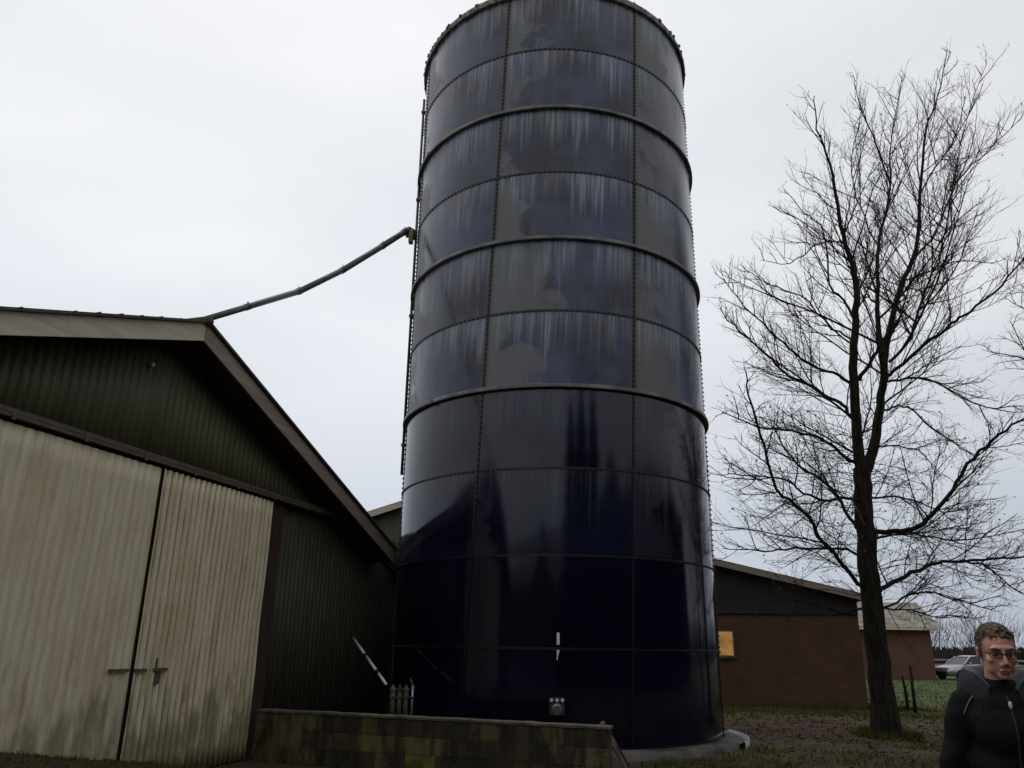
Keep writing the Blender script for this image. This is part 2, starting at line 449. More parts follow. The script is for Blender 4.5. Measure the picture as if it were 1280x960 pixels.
def solid(o, t):
    q = o.modifiers.new('solid', 'SOLIDIFY'); q.thickness = t; q.offset = -1; return o

under = lambda s: roof_z(s) - (.235 if s < 3.58 else .012)
solid(corr_sheet(SL, SR, 3.74, under, .125, .013, .01).build('gable_wall', M['green'], barn, smooth=True), .02)
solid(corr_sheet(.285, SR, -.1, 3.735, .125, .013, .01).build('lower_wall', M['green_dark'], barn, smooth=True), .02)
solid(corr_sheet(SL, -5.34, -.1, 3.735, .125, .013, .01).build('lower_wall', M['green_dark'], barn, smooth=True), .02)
m = MB(); m.box((-.10, -.03, -.1), (.28, .03, 3.735)); m.build('jamb_board', M['jamb'], barn)
for s in (SL, SR - .1):
    m = MB(); m.box((s, .06, -.1), (s + .1, LEN, roof_z(s + .05) - .02)); m.build('side_wall', M['green'], barn)
m = MB(); m.add([(SL, LEN, -.1), (SR, LEN, -.1), (SR, LEN, under(SR)), (AP, LEN, under(AP)), (SL, LEN, under(SL))], [(4, 3, 2, 1, 0)]); m.build('rear_wall', M['green'], barn)
# roof: two slabs with a corrugated top edge, resting on the verge boards
def roof_slab(s0, s1, y0, y1):
    m_ = MB(); n = int(abs(y1 - y0) / .3)
    z0, z1 = roof_z(s0) + .004, roof_z(s1) + .004
    m_.add([(s0, y0, z0), (s1, y0, z1), (s1, y1, z1), (s0, y1, z0), (s0, y0, z0 + .035), (s1, y0, z1 + .035), (s1, y1, z1 + .035), (s0, y1, z0 + .035)],
           [(0, 3, 2, 1), (4, 5, 6, 7), (0, 1, 5, 4), (1, 2, 6, 5), (2, 3, 7, 6), (3, 0, 4, 7)])
    return m_
roof_slab(RR + .002, SR + .12, -.10, LEN + .4).build('roof', M['roof_dark'], barn)
roof_slab(AP, RR, -OH - .05, LEN + .4).build('roof', M['roof_dark'], barn)
roof_slab(RL, AP, -OH - .05, LEN + .4).build('roof', M['roof_dark'], barn)
m = MB(); m.tube([(AP, -OH - .06, ZA + .03), (AP, LEN + .4, ZA + .03)], .07, 8); m.build('ridge_cap', M['roof_dark'], barn, smooth=True)
# loose corrugation ends showing above the left verge
m = MB()
for i in range(40):
    s = RL + .2 + i * .31
    if s > AP - .2: break
    z = roof_z(s) + .036
    m.tube([(s, -OH - .06 - rnd.random() * .03, z), (s, .6, z)], .002 + rnd.random() * .010, 6)
m.build('roof_edge', M['roof_dark'], barn)
# soffit boards
for s0, s1 in ((AP, RR), (RL, AP)):
    m = MB(); z0, z1 = roof_z(s0) - .22, roof_z(s1) - .22
    m.add([(s0, -OH + .032, z0), (s1, -OH + .032, z1), (s1, .06, z1), (s0, .06, z0), (s0, -OH + .032, z0 + .02), (s1, -OH + .032, z1 + .02), (s1, .06, z1 + .02), (s0, .06, z0 + .02)],
          [(0, 3, 2, 1), (4, 5, 6, 7), (0, 1, 5, 4), (1, 2, 6, 5), (2, 3, 7, 6), (3, 0, 4, 7)])
    m.build('soffit', M['soffit'], barn)
def verge(s0, s1, mat_):
    m_ = MB(); n = 3
    cuts = [s0 + (s1 - s0) * i / n for i in range(n + 1)]
    for a_, b_ in zip(cuts, cuts[1:]):
        b2 = b_ - .004 * (1 if b_ < s1 else 0)
        z0, z1 = roof_z(a_), roof_z(b2)
        m_.add([(a_, -OH, z0 - .25), (b2, -OH, z1 - .25), (b2, -OH + .03, z1 - .25), (a_, -OH + .03, z0 - .25), (a_, -OH, z0), (b2, -OH, z1), (b2, -OH + .03, z1), (a_, -OH + .03, z0)],
               [(0, 3, 2, 1), (4, 5, 6, 7), (0, 1, 5, 4), (1, 2, 6, 5), (2, 3, 7, 6), (3, 0, 4, 7)])
    return m_.build('verge_board', mat_, barn)
verge(RL, AP - .002, M['fascia']); verge(AP + .002, RR, M['fascia_brown'])
# sliding doors
d1 = corr_sheet(-5.28, -2.645, .02, 3.70, .128, .007, -.09, rows=14, dent=.012).build('sliding_door', M['door'], barn, smooth=True); solid(d1, .012)
d2 = corr_sheet(-2.615, -.15, .02, 3.70, .112, .024, -.10, rows=14, dent=.02).build('sliding_door', M['door_ridged'], barn, smooth=True); solid(d2, .012)
m = MB(); m.box((-2.70, -.062, .02), (-2.55, -.05, 3.70)); m.build('gap_strip', M['jamb'], d1)
m = MB(); m.box((-3.02, -.135, 1.25), (-2.71, -.112, 1.285)); m.box((-3.0, -.113, 1.255), (-2.97, -.08, 1.28)); m.build('latch_bar', M['rail_steel'], d1)
m = MB(); m.box((-2.62, -.14, 1.24), (-2.42, -.117, 1.28)); m.box((-2.3, -.14, 1.25), (-2.06, -.117, 1.282)); m.box((-2.27, -.137, 1.283), (-2.25, -.119, 1.40)); m.box((-2.25, -.118, 1.10), (-2.15, -.10, 1.245)); m.build('latch_bar', M['rail_steel'], d2)
m = MB(); m.box((-6.2, -.15, 3.745), (1.9, -.02, 3.785)); m.box((-6.2, -.155, 3.785), (1.9, -.13, 3.835)); m.build('door_rail', M['rail_steel'], barn)
for i in range(9):
    m = MB(); m.box((-5.9 + i * .95, -.16, 3.72), (-5.85 + i * .95, -.156, 3.83)); m.build('rail_bracket', M['rail_steel'], barn)

m = MB(); m.ball((-3.06, -.05, 4.97), .03, 8); m.tube([(-3.06, -.05, 4.97), (-3.06, .02, 4.97)], .014, 8); m.build('insulator', M['white_paint'], barn, smooth=True)

# ---------------------------------------------------------------- silo
SC = Vector((.914, 16.233, 0)); SRAD = 3.11; RH = 1.455; Z0 = .122
silo = empty('silo', SC, 0, 'tall dark navy enamelled tower silo of bolted sheets with chalky weathered upper rings', 'silo')
M['joint_black'] = simple('joint_black', (.003, .003, .006), (.008, .007, .008), .4, 3)  # seam steel copy for the lower rings, dark reflection put into its colour
NS = 7; TW = R(.80)
def seam_az(i, z): return R(-28.6) + (z - 4.5) * TW + i * 2 * PI / NS
def shell_ring(k_):
    per, rows = 22, 4
    n = NS * per; vs, fs, uv = [], [], []
    rr = SRAD + (.004 if k_ % 2 else 0)
    for j in range(rows + 1):
        z = Z0 + (k_ + j / rows) * RH
        for i in range(n + 1):
            t_ = seam_az(0, z) + 2 * PI * i / n
            # sheets bulge very slightly between the joints
            b = .004 * math.sin(PI * (i % per) / per) * math.sin(PI * j / rows)
            q = rr + b
            vs.append((q * math.sin(t_), -q * math.cos(t_), z)); uv.append((i / per, k_ + j / rows * .9998 + .0001))
    w = n + 1
    for j in range(rows):
        for i in range(n): fs.append((j * w + i, j * w + i + 1, (j + 1) * w + i + 1, (j + 1) * w + i))
    m_ = MB(); m_.add(vs, fs)
    o = m_.build('shell_ring', M['enamel'], silo, smooth=True)
    ul = o.data.uv_layers.new(name='sheet')
    for p in o.data.polygons:
        i0 = (p.vertices[0] % w)
        for li, vi in zip(p.loop_indices, p.vertices):
            ul.data[li].uv = (uv[vi][0] + (0), uv[vi][1])
    return o
for k_ in range(10): shell_ring(k_)
def hex_bolt(m_, p, nrm, r_, h_, mi=0):
    nrm = nrm.normalized(); a_ = nrm.cross(Vector((0, 0, 1))).normalized(); b_ = Vector((0, 0, 1))
    vs = []
    for q in range(6):
        t_ = PI / 3 * q; o = (a_ * math.cos(t_) + b_ * math.sin(t_)) * r_
        vs.append(p + o)
    for q in range(6): vs.append(p + (vs[q] - p) * .85 + nrm * h_)
    m_.add(vs, [(q, (q + 1) % 6, 6 + (q + 1) % 6, 6 + q) for q in range(6)] + [tuple(range(6, 12))], mi)
for k_ in range(1, 10):
    z = Z0 + k_ * RH; m = MB()
    m.lathe([(SRAD + .002, -.024), (SRAD + .010, -.024), (SRAD + .010, .02), (SRAD + .002, .02)], 154, (0, 0, z))
    for i in range(196):
        t_ = 2 * PI * (i + .5 * (k_ % 2)) / 196
        nr = Vector((math.sin(t_), -math.cos(t_), 0))
        hex_bolt(m, nr * (SRAD + .012) + Vector((0, 0, z - .004)), nr, .016, .018)
    m.build('ring_joint', M['seam_steel' if k_ > 3 else 'joint_black'], silo)
for i in range(NS):
    m = MB(); st = 60; ht = 10 * RH
    vs, fs = [], []
    for j in range(st + 1):
        z = Z0 + ht * j / st; t_ = seam_az(i, z); dt = .023 / SRAD
        for tt, r_ in ((t_ - dt, SRAD + .003), (t_ - dt, SRAD + .014), (t_ + dt, SRAD + .014), (t_ + dt, SRAD + .003)):
            vs.append((r_ * math.sin(tt), -r_ * math.cos(tt), z))
    for j in range(st):
        for q in range(3): fs.append((j * 4 + q, j * 4 + q + 1, (j + 1) * 4 + q + 1, (j + 1) * 4 + q))
    m.add(vs, fs); m.m = [1 if (q // 3) * ht / st < 4 * RH else 0 for q in range(len(fs))]
    nb = int(ht / .098)
    for j in range(nb):
        z = Z0 + .05 + j * .098; t_ = seam_az(i, z); nr = Vector((math.sin(t_), -math.cos(t_), 0))
        hex_bolt(m, nr * (SRAD + .013) + Vector((0, 0, z)), nr, .017, .022, 1 if z < Z0 + 4 * RH else 0)
    m.build('sheet_joint', [M['seam_steel'], M['joint_black']], silo)
for k_ in (4, 6, 8):
    z = Z0 + k_ * RH; m = MB(); w = SRAD + .014
    m.lathe([(w, -.030), (w + .060, -.036), (w + .074, -.028), (w + .074, .022), (w + .066, .034), (w + .02, .032), (w, .05)], 154, (0, 0, z))
    for i in range(NS):
        t_ = seam_az(i, z) + .21 + .3 * (k_ == 4)
        mt = Matrix.Translation((0, 0, z)) @ Matrix.Rotation(t_, 4, 'Z')
        m.box((-.04, -(w + .088), -.04), (-.006, -(w + .04), .04), 0, mt); m.box((.006, -(w + .088), -.04), (.04, -(w + .04), .04), 0, mt)
    m.build('stiffener_ring', M['stiffener'], silo, smooth=False)
ZT = Z0 + 10 * RH
m = MB()
m.lathe([(SRAD + .002, -.05), (SRAD + .075, -.05), (SRAD + .085, .02), (SRAD + .06, .11), (SRAD - .05, .13)], 154, (0, 0, ZT))
for i in range(260):
    t_ = rnd.random() * 2 * PI; r_ = SRAD + .04 + rnd.random() * .04
    m.ball((r_ * math.sin(t_), -r_ * math.cos(t_), ZT + .03 + rnd.random() * .06), .02 + rnd.random() * .03, 3)
m.build('roof_rim', M['rim'], silo)
m = MB(); m.lathe([(SRAD - .05, .12), (2.2, .50), (1.1, .80), (.45, .95), (.45, 1.15), (.02, 1.2)], 64, (0, 0, ZT)); m.build('roof', M['dark_steel'], silo, smooth=True)
# small outlet fitting near the foot; white strip above is a modelled camera-flash glint
def on_shell(x_t, z, r_=0):   # point on the shell at azimuth x_t
    return Vector(((SRAD + r_) * math.sin(x_t), -(SRAD + r_) * math.cos(x_t), z))
tz = R(-2.6)
mt = Matrix.Rotation(tz, 4, 'Z')
m = MB(); m.box((-.12, -(SRAD + .035), .60), (.12, -(SRAD + .004), .86), 0, mt)
o1 = m.build('outlet_plate', M['dark_steel'], silo, bevel=.006)
m = MB(); m.tube([mt @ Vector((0, -(SRAD + .036), .70)), mt @ Vector((0, -(SRAD + .13), .69))], .085, 16); m.build('cap', M['galv'], o1, bevel=.02)
for q in (-.085, 0, .085):
    m = MB(); m.tube([mt @ Vector((q, -(SRAD + .037), .825)), mt @ Vector((q, -(SRAD + .085), .825))], .026, 6); m.build('bolt', M['white_paint'], o1)
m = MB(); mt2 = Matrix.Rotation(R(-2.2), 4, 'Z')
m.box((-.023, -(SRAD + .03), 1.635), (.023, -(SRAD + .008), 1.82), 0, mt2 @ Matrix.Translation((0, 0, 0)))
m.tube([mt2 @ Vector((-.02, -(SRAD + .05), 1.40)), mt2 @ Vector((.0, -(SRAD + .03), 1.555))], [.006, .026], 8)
m.build('flash_glint', M['white_paint'], silo, bevel=.012)
# concrete footing with a loose rim
m = MB(); m.lathe([(SRAD - .2, .10), (SRAD + .24, .100), (SRAD + .34, .06), (SRAD + .38, -.25)], 96, (0, 0, .02)); m.build('footing', M['concrete_pale'], silo, smooth=True)
m = MB(); m.lathe([(SRAD + .33, .05), (SRAD + .42, .10), (SRAD + .44, .095), (SRAD + .42, -.1)], 30, (0, 0, .02), R(62), R(100)); m.build('gutter_lip', M['galv'], silo, smooth=True)

# ---------------------------------------------------------------- conveyor pipe and riser
PIPE = [(-4.36, 9.92, 5.70), (-3.74, 12.6, 7.45), (-3.29, 13.8, 8.48), (-2.77, 15.0, 9.67), (-2.43, 15.72, 10.42)]
pipe = empty('filling_pipe', PIPE[0], 0, 'thin grey filling pipe sagging from the barn ridge up to the silo side', 'pipe')
P = [Vector(p) - Vector(PIPE[0]) for p in PIPE]
rr = [.044, .055, .060, .066, .070]
for i in range(4):
    m = MB(); m.tube([P[i], P[i + 1]], [rr[i], rr[i + 1]], 12); m.build('pipe_section', M['pipe_grey'], pipe, smooth=True)
for i, t_ in ((0, .45), (0, .985), (1, .97), (2, .96), (3, .9)):
    c = P[i].lerp(P[i + 1], t_); d = (P[i + 1] - P[i]).normalized(); r_ = rr[i] + (rr[i + 1] - rr[i]) * t_
    m = MB(); m.tube([c - d * .05, c + d * .05], r_ * 1.12, 12); m.tube([c + Vector((0, 0, r_)), c + Vector((0, 0, r_ * 1.7))], .012, 6); m.build('collar', M['dark_steel'], pipe)
m = MB(); d = (P[4] - P[3]).normalized(); m.tube([P[4] - d * .02, P[4] + d * .12, P[4] + d * .2 + Vector((.05, .02, -.06)), P[4] + Vector((.16, .14, -.12))], [.075, .08, .075, .06], 10); m.build('elbow', M['galv'], pipe, smooth=True)
m = MB(); m.box((-.07, -.10, -.26), (.02, .05, .06), 0, Matrix.Translation(P[4] + Vector((.13, .10, 0)))); m.box((-.14, -.05, -.12), (-.07, .0, .0), 0, Matrix.Translation(P[4] + Vector((.13, .10, 0)))); m.build('bracket', M['rust'], pipe)
def spos(az, r_, z): return Vector((SC.x + r_ * math.sin(az), SC.y - r_ * math.cos(az), z))
AZR = R(-84)
riser = empty('riser_pipe', spos(AZR, SRAD + .05, 4.9), 0, 'slim dark vertical riser pipe fixed along the left flank of the silo', 'pipe')
m = MB(); m.tube([(0, 0, 0), (0, 0, 9.2)], .030, 8); m.build('pipe_run', M['dark_steel'], riser, smooth=True)
for z in (.6, 3.5, 6.4, 8.8):
    m = MB(); m.box((-.045, -.045, z), (.085, .045, z + .05)); m.build('clamp', M['dark_steel'], riser)

# ---------------------------------------------------------------- rear barn (left of the silo) and brick building (right)
def gable_building(root, half, eave, rise, length, wall_mat, upper=None, z_split=None, roof_mat='roof_dark', verge_mat='fascia_brown', oh=.35):
    za = eave + rise * half
    prof = lambda s: za - rise * abs(s)
    def gable(y, flip, mat_, z0, z1, name):
        m_ = MB(); xs = [-half + 2 * half * i / 60 for i in range(61)]
        t_ = .1
        for a_, b_ in zip(xs, xs[1:]):
            ta, tb = (min(z1, prof(a_) - .12), min(z1, prof(b_) - .12)) if z1 else (prof(a_) - .12, prof(b_) - .12)
            if min(ta, tb) <= z0 + .002: continue
            m_.add([(a_, y, z0), (b_, y, z0), (b_, y, tb), (a_, y, ta)], [(0, 1, 2, 3)] if not flip else [(3, 2, 1, 0)])
        return m_.build(name, mat_, root)
    if upper:
        gable(0, False, M[wall_mat], -.2, z_split, 'wall'); gable(-.05, False, M[upper], z_split + .002, None, 'gable_cladding')
        m_ = MB(); m_.box((-half, -.07, z_split - .05), (half, -.052, z_split + .03)); m_.build('trim_board', M['soffit'], root)
    else: gable(0, False, M[wall_mat], -.2, None, 'wall')
    gable(length, True, M[wall_mat], -.2, None, 'rear_wall')
    for s in (-1, 1):
        m_ = MB(); m_.box((s * half - (.1 if s > 0 else 0), .005, -.2), (s * half + (0 if s > 0 else .1), length - .005, eave - .1)); m_.build('side_wall', M[wall_mat], root)
        m_ = MB(); o = half + .45
        x0, x1 = (0, s * o); z0, z1 = prof(x0), prof(x1)
        m_.add([(x0, -oh, z0), (x1, -oh, z1), (x1, length + oh, z1), (x0, length + oh, z0), (x0, -oh, z0 + .07), (x1, -oh, z1 + .07), (x1, length + oh, z1 + .07), (x0, length + oh, z0 + .07)],
               [(0, 3, 2, 1), (4, 5, 6, 7), (0, 1, 5, 4), (1, 2, 6, 5), (2, 3, 7, 6), (3, 0, 4, 7)])
        m_.build('roof', M[roof_mat], root)
        m_ = MB(); y = -oh
        m_.add([(x0, y - .03, z0 - .14), (x1, y - .03, z1 - .14), (x1, y - .002, z1 - .14), (x0, y - .002, z0 - .14), (x0, y - .03, z0 + .04), (x1, y - .03, z1 + .04), (x1, y - .002, z1 + .04), (x0, y - .002, z0 + .04)],
               [(0, 3, 2, 1), (4, 5, 6, 7), (0, 1, 5, 4), (1, 2, 6, 5), (2, 3, 7, 6), (3, 0, 4, 7)])
        m_.build('verge_board', M[verge_mat], root)
    return za
rb = empty('rear_barn', (-1.2, 25.3, 0), R(4), 'dark gabled barn glimpsed between the green barn roof and the silo', 'barn')
gable_building(rb, 4.2, 5.15, .36, 9, 'green', verge_mat='fascia')
bb = empty('brick_building', (3.3, 25.9, 0), R(-9), 'low brown brick farm building with black boarded gable behind the silo', 'farm building')
gable_building(bb, 7.35, 3.23, .243, 12, 'brick', 'black_board', 2.72, verge_mat='fascia_brown')
# lit window
t = NT('lit_pane'); vv = t.coord('Object'); n1 = t.noise(vv, 3, 3)
t.out((.3, .18, .06), .3); t.l(t.mix(t.ss(n1, .35, .65), (.42, .21, .06), (.24, .115, .03)), t.b.inputs['Emission Color']); t.b.inputs['Emission Strength'].default_value = .6
M['lit_pane'] = t.m
wr = MB(); WX0, WX1, WZ0, WZ1 = 3.10, 3.62, 1.44, 2.13
for a_, b_ in (((WX0 - .04, WZ0 - .04), (WX1 + .04, WZ0)), ((WX0 - .04, WZ1), (WX1 + .04, WZ1 + .04)), ((WX0 - .04, WZ0), (WX0, WZ1)), ((WX1, WZ0), (WX1 + .04, WZ1))):
    wr.box((a_[0], -.03, a_[1]), (b_[0], -.004, b_[1]))
win = wr.build('window', M['timber_grey'], bb)
m = MB(); m.box((WX0, -.02, WZ0), (WX1, -.006, WZ1)); m.build('pane', M['lit_pane'], win)
m = MB(); m.box((WX0 - .1, -.08, WZ0 - .09), (WX1 + .1, -.003, WZ0 - .042)); m.build('sill', M['concrete_pale'], win)

fh = empty('brick_annex', (22.25, 53.6, 0), R(-6), 'distant red brick annex with pale mossy sheet roof right of the tree', 'farm building')
m = MB(); m.box((-6, 0, -.2), (4.95, 6, 3.02)); m.build('wall', M['brick_red'], fh)
m = MB()
n = 60
for i in range(n):
    a_, b_ = -6.4 + 11.9 * i / n, -6.4 + 11.9 * (i + 1) / n; mid_ = (a_ + b_) / 2
    for x0, x1, h0, h1 in ((a_, mid_, 0, .05), (mid_, b_, .05, 0)):
        m.add([(x0, -.55, 3.12 + h0), (x1, -.55, 3.12 + h1), (x1, 3, 4.85 + h1), (x0, 3, 4.85 + h0), (x1, 6.5, 3.12 + h1), (x0, 6.5, 3.12 + h0)], [(0, 1, 2, 3), (3, 2, 4, 5)])
rf = m.build('roof', M['roof_sheet'], fh)
m = MB(); m.box((-6.4, -.6, 2.98), (5.5, -.56, 3.12)); m.build('gutter_board', M['fascia'], fh)
for x in (4.9, -5.9):
    m = MB(); m.add([(x, .0, 3.0), (x, 6, 3.0), (x, 3, 4.75)], [(0, 1, 2) if x > 0 else (2, 1, 0)]); m.build('gable_end', M['brick_red'], fh)

# ---------------------------------------------------------------- low block wall
A = Vector((-3.62, 12.30, 0)); B = Vector((1.24, 10.46, 0))
wl = (B - A).length; wa = math.atan2(B.y - A.y, B.x - A.x)
bw = empty('block_wall', A, wa, 'low mossy concrete block wall running from the barn corner past the silo foot', 'wall')
m = MB(); rw = random.Random(8)
bl, ch = .443, .212
for c_ in range(4):
    z0, z1 = -.2 + c_ * ch, -.2 + (c_ + 1) * ch
    x = -bl / 2 if c_ % 2 else 0
    while x < wl - .02:
        x0, x1 = max(0, x), min(wl, x + bl)
        mi = rw.choice([0, 0, 1, 1, 2, 3])
        if x > wl * .45: mi = rw.choice([0, 1, 3, 3])
        if c_ == 1 and 2.55 < (x0 + x1) / 2 < 2.99: mi = 4
        if c_ == 3: mi = rw.choice([1, 3, 3]) if x > .8 else 0
        d = rw.random() * .006
        m.box((x0 + .002, d, z0 + .002), (x1 - .002, .195, z1 - .002), mi); x += bl
m.box((.002, .008, -.2), (wl - .002, .19, .64), 3)
m.build('block_courses', [M['block0'], M['block1'], M['block2'], M['block3'], M['block_yellow']], bw, bevel=.006)
m = MB()
x = 0
while x < wl:
    L_ = min(.9, wl - x + .02); 
    q = x
    while q < x + L_ - .01:
        e_ = min(q + .075, x + L_ - .004); n_ = noise.noise(Vector((q * 5, 0, 1))) * .008; o_ = noise.noise(Vector((q * 6, 3, 1))) * .010
        m.box((q + .0005, -.010 + o_, .65), (e_ - .0005, .21, .688 + n_)); q += .075
    x += .9
m.build('coping', M['coping'], bw, bevel=.008)

# manifold behind the wall, striped pole resting on it, leaning planks by the wall end
M['algae_pipe'] = simple('algae_pipe', (.075, .08, .036), (.035, .036, .02), .7, 6, (4, 4, 1))
M['pinkish'] = simple('pinkish', (.19, .15, .14), (.10, .075, .065), .6, 9)
mf = empty('pipe_manifold', (-1.64, 13.3, 0), R(6), 'small algae-stained pipe manifold with pale valve fittings between block wall and silo', 'pipework')
m = MB(); m.box((-.21, -.1, -.1), (.21, .12, .42)); m.build('plinth', M['block1'], mf, bevel=.01)
for i, x in enumerate((-.155, -.05, .05)):
    m = MB(); m.tube([(x, 0, .42), (x, 0, .92)], .043, 12); o = m.build('standpipe', M['algae_pipe'], mf, smooth=True)
    m = MB(); m.tube([(x, 0, .92), (x, 0, .95), (x, 0, .951), (x, 0, 1.0)], [.055, .055, .03, .02], 10); m.build('fitting', M['pinkish'] if i != 1 else M['dark_steel'], o)
m = MB(); m.tube([(.15, -.01, .42), (.15, -.01, .98)], .022, 10); o = m.build('standpipe', M['galv'], mf, smooth=True)
m = MB(); m.box((.125, -.03, .93), (.18, .02, .99)); m.tube([(.15, -.01, .98), (.13, -.01, 1.04), (.10, -.01, 1.10)], .012, 6); m.build('valve', M['pinkish'], o)
m = MB(); m.box((-.2, -.02, .80), (.19, -.05, .83)); m.build('cross_bar', M['dark_steel'], mf)
pp = empty('striped_pole', (-1.93, 13.42, 1.0), 0, 'white pole with black bands leaning against the dark barn wall', 'pole')
ptop = Vector((-2.83, 15.18, 1.70)) - Vector((-1.93, 13.42, 1.0)); d = ptop
for i, (a_, b_, mt_) in enumerate(((0, .20, 'white_paint'), (.20, .27, 'black_paint'), (.27, .56, 'white_paint'), (.56, .62, 'black_paint'), (.62, 1.0, 'white_paint'))):
    m = MB(); m.tube([d * a_, d * b_], .024 if 'w' == mt_[0] else .0255, 10); m.build('band', M[mt_], pp, smooth=True)
pk = empty('leaning_plank', (1.70, 11.55, 0), 0, 'weathered grey plank leaning on the end of the low block wall', 'plank')
mt = Matrix.Translation((0, 0, .02)) @ Matrix.Rotation(R(20), 4, 'Z') @ Matrix.Rotation(R(-38), 4, 'Y')
m = MB(); m.box((-.075, -.02, 0), (.0, .02, .78), 0, Matrix.Translation((0, 0, .02)) @ Matrix.Rotation(R(18), 4, 'Z') @ Matrix.Rotation(R(-33), 4, 'Y')); m.build('board', M['timber_grey'], pk, bevel=.004)
m = MB(); m.box((-.03, -.019, .10), (.001, -.0205, .42), 0, Matrix.Translation((0, 0, .02)) @ Matrix.Rotation(R(18), 4, 'Z') @ Matrix.Rotation(R(-33), 4, 'Y')); m.build('red_strip', simple('red_strip', (.09, .02, .018), (.05, .015, .012), .6), pk)

# ---------------------------------------------------------------- trees
class Twigs:
    def __init__(s, seed): s.m = MB(); s.r = random.Random(seed); s.tips = []
    def path(s, p, d, L_, n, up, wob):
        pts = [p]; d = d.normalized()
        for i in range(n):
            d = (d + Vector((s.r.gauss(0, wob), s.r.gauss(0, wob), s.r.gauss(0, wob) + up))).normalized()
            p = p + d * (L_ / n); pts.append(p)
        return pts
    def side(s, d, ang):
        a_ = d.cross(Vector((0, 0, 1)));
        if a_.length < .05: a_ = Vector((1, 0, 0))
        a_.normalize(); b_ = d.cross(a_)
        t_ = s.r.random() * 2 * PI
        return (d * math.cos(ang) + (a_ * math.cos(t_) + b_ * math.sin(t_)) * math.sin(ang)).normalized()
    def grow(s, pts, L_, r0, lvl, spacing, up):
        """hang sub-branches on a polyline"""
        tot = sum((b_ - a_).length for a_, b_ in zip(pts, pts[1:]))
        pos, acc = s.r.random() * spacing[lvl] + tot * .08, 0
        for a_, b_ in zip(pts, pts[1:]):
            sl = (b_ - a_).length; d = (b_ - a_) / max(sl, 1e-6)
            while pos < acc + sl:
                q = a_ + d * (pos - acc); rem = 1 - pos / tot
                if lvl == 0: ln = (.35 + .34 * min(tot * rem, 5.5)) * (.5 + .85 * s.r.random()); ln = min(ln, 2.4)
                elif lvl == 1: ln = (.25 + .38 * tot * (.4 + .6 * rem)) * (.5 + .8 * s.r.random()); ln = min(ln, 1.25)
                else: ln = (.13 + .26 * tot) * (.5 + .8 * s.r.random())
                dd = s.side(d, R(26 + 26 * s.r.random())); dd.z *= .85
                dd = (dd + Vector((0, 0, up))).normalized()
                r_ = (.0135, .0075, .0050)[lvl] * (.65 + .6 * s.r.random()) * (.7 + .25 * min(ln, 2))
                n = (5, 3, 2)[lvl]
                pp_ = s.path(q, dd, ln, n, up * .35, (.095, .12, .14)[lvl])
                s.m.tube(pp_, [r_ * (1 - .62 * i / n) for i in range(n + 1)], (5, 4, 3)[lvl], caps=False)
                if lvl < 2: s.grow(pp_, ln, r_, lvl + 1, spacing, up)
                if lvl == 2 or s.r.random() < .4: s.tips.append(pp_[-1])
                pos += spacing[lvl] * (.6 + .8 * s.r.random())
            acc += sl
def smooth_path(pts, rnd_, sub=3, jit=.02):
    pts = [Vector(p) for p in pts]; out = []
    for i in range(len(pts) - 1):
        p0 = pts[max(i - 1, 0)]; p1 = pts[i]; p2 = pts[i + 1]; p3 = pts[min(i + 2, len(pts) - 1)]
        for k_ in range(sub):
            t_ = k_ / sub
            q = .5 * ((2 * p1) + (-p0 + p2) * t_ + (2 * p0 - 5 * p1 + 4 * p2 - p3) * t_ ** 2 + (-p0 + 3 * p1 - 3 * p2 + p3) * t_ ** 3)
            if jit and (i or k_): q = q + Vector((rnd_.gauss(0, jit), rnd_.gauss(0, jit), rnd_.gauss(0, jit)))
            out.append(q)
    out.append(pts[-1]); return out
def limb_radii(n, r0, r1, pw=.85): return [r1 + (r0 - r1) * (1 - i / (n - 1)) ** pw for i in range(n)]

